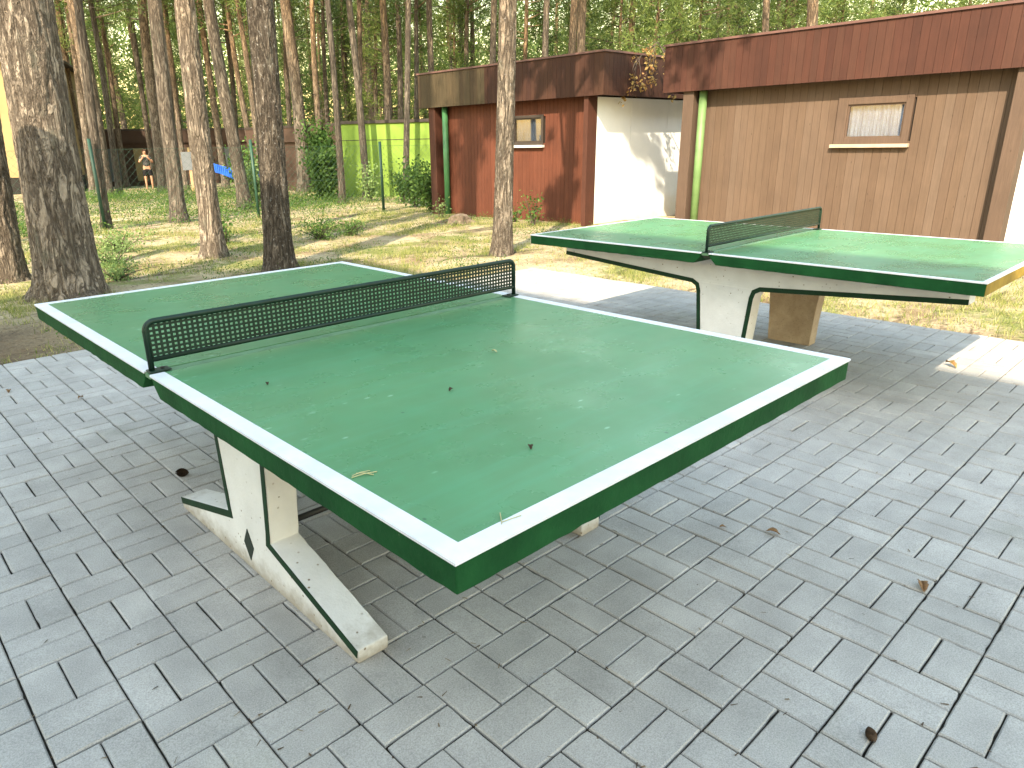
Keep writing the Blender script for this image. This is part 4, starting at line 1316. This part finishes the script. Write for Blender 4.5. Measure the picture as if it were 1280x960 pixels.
for a, b_ in (((.045, .362), (.098, .352)), ((.062, .372), (.085, .345)), ((.05, .368), (.09, .366))):
    p = Vector((*a, TH + .006)); q = Vector((*b_, TH + .0045)); mb.tube([p, p.lerp(q, .5) + Vector((0, 0, .002)), q], .0011, 5)
tag(mb.build('straw', M['straw'], None), 'broken pale straw blades lying on the near table corner', 'straw')
mb = MB()
for a, b_ in (((.13, .03), (.155, .06)), ((.135, .035), (.175, .028))):
    p = Vector((*a, TH + .0055)); q = Vector((*b_, TH + .0055)); mb.tube([p, q], .0009, 5)
tag(mb.build('straw', M['straw'], None), 'thin straw bent across the white line of the near table', 'straw')

# ------------------------------------------------------------------ things deep in the wood
def skinned(name, verts, edges, radii, mat, parent, sub=2):
    m = bpy.data.meshes.new(name); m.from_pydata(verts, edges, []); m.update()
    o = bpy.data.objects.new(name, m); COL.objects.link(o); o.parent = parent
    m.materials.append(mat)
    sk = o.modifiers.new('skin', 'SKIN'); sk.use_smooth_shade = True
    if not m.skin_vertices: 
        pass
    for i, r_ in enumerate(radii):
        m.skin_vertices[0].data[i].radius = (r_, r_) if not hasattr(r_, '__len__') else r_
    m.skin_vertices[0].data[0].use_root = True
    sb = o.modifiers.new('sub', 'SUBSURF'); sb.levels = sub; sb.render_levels = sub
    return o
px, py = 10.74, 33.27
pe = empty('person', (px, py, gz(px, py)), R(160), 'person in a dark patterned top and black shorts, arms raised to the face', 'person')
# facing local +y
V = [(0, 0, .92), (0, 0, 1.10), (0, .01, 1.30), (0, .0, 1.42), (0, .01, 1.49), (0, .03, 1.56), (0, .03, 1.64),
     (.10, 0, .88), (.11, .02, .50), (.12, .0, .09), (.12, .14, .03), (-.10, 0, .88), (-.13, .05, .50), (-.12, -.02, .09), (-.12, .12, .03),
     (.17, 0, 1.38), (.27, .10, 1.16), (.10, .20, 1.36), (.05, .20, 1.44), (-.17, 0, 1.38), (-.27, .08, 1.15), (-.12, .21, 1.34), (-.05, .20, 1.43)]
E_ = [(0, 1), (1, 2), (2, 3), (3, 4), (4, 5), (5, 6), (0, 7), (7, 8), (8, 9), (9, 10), (0, 11), (11, 12), (12, 13), (13, 14), (3, 15), (15, 16), (16, 17), (17, 18), (3, 19), (19, 20), (20, 21), (21, 22)]
rad = [(.15, .11), (.13, .10), (.15, .11), (.11, .09), .052, (.075, .09), (.07, .085), .085, .058, .04, .035, .085, .058, .04, .035, .052, .042, .032, .035, .052, .042, .032, .035]
body = skinned('body', V, E_, rad, M['skin'], pe)
skinned('shirt', [(0, 0, .95), (0, 0, 1.12), (0, .01, 1.30), (0, 0, 1.40), (.15, 0, 1.38), (.22, .05, 1.26), (-.15, 0, 1.38), (-.22, .05, 1.26)], [(0, 1), (1, 2), (2, 3), (3, 4), (4, 5), (3, 6), (6, 7)],
        [(.175, .14), (.165, .13), (.18, .14), (.13, .11), .072, .07, .072, .07], M['shirt'], body)
skinned('shorts', [(0, 0, .95), (0, 0, .88), (.105, .0, .80), (.115, .02, .56), (-.105, 0, .80), (-.12, .04, .56)], [(0, 1), (1, 2), (2, 3), (1, 4), (4, 5)],
        [(.17, .135), (.16, .13), .105, .10, .105, .10], M['shorts'], body)
skinned('hair', [(0, -.02, 1.60), (0, -.01, 1.67), (0, -.04, 1.52)], [(0, 1), (0, 2)], [(.088, .09), (.07, .075), (.065, .05)], M['hair'], body)
mb = MB()
for sx in (-.028, .028): mb.tube([(sx, .112, 1.595), (sx, .122, 1.595)], .009, 8)
mb.build('eyes', M['dark'], body)
mb = MB(); mb.tube([(0, .105, 1.585), (0, .135, 1.555), (0, .108, 1.548)], [.008, .014, .010], 6); mb.tube([(-.025, .112, 1.525), (0, .118, 1.523), (.025, .112, 1.525)], .006, 5)
mb.build('nose_and_mouth', M['skin'], body)

# blue cloth over a line between two trunks
ct = empty('hanging_cloth', (8.3, 20.9, gz(8.3, 20.9)), R(-24), 'bright blue cloth hung low on a line between two trunks', 'cloth')
mb = MB(); nx, nz = 36, 8
def cp(i, k):
    u = i / nx; v = k / nz
    top = 1.18 - .22 * u - .16 * math.sin(math.pi * u); hgt = .30 - .05 * math.sin(u * 9)
    return (u * 1.95, .05 * math.sin(u * 17) * v + .02 * math.sin(u * 31), top - hgt * v)
for i in range(nx):
    for k in range(nz): mb.poly([cp(i, k), cp(i + 1, k), cp(i + 1, k + 1), cp(i, k + 1)])
o = mb.build('cloth', M['blue'], ct, smooth=True, normals=False)
so = o.modifiers.new('thick', 'SOLIDIFY'); so.thickness = .004
mb = MB(); mb.tube([(-.4, 0, 1.28), (0, 0, 1.185), (.95, .0, .92), (1.95, 0, .965), (2.3, 0, 1.02)], .006, 5); mb.build('line', M['rod'], ct)

SIGNP = (10.29, 27.22)
sg = empty('sign', SIGNP + (gz(*SIGNP),), R(-20), 'pale grey square sign on a wooden post, left of the pale sunlit pine', 'sign')
mb = MB(); mb.box(-.26, .26, -.02, 0, .85, 1.5); mb.build('sign_face', M['greysign'], sg)
mb = MB(); mb.box(-.05, .05, .001, .08, -.1, 1.45); mb.build('post', M['postwood'], sg)
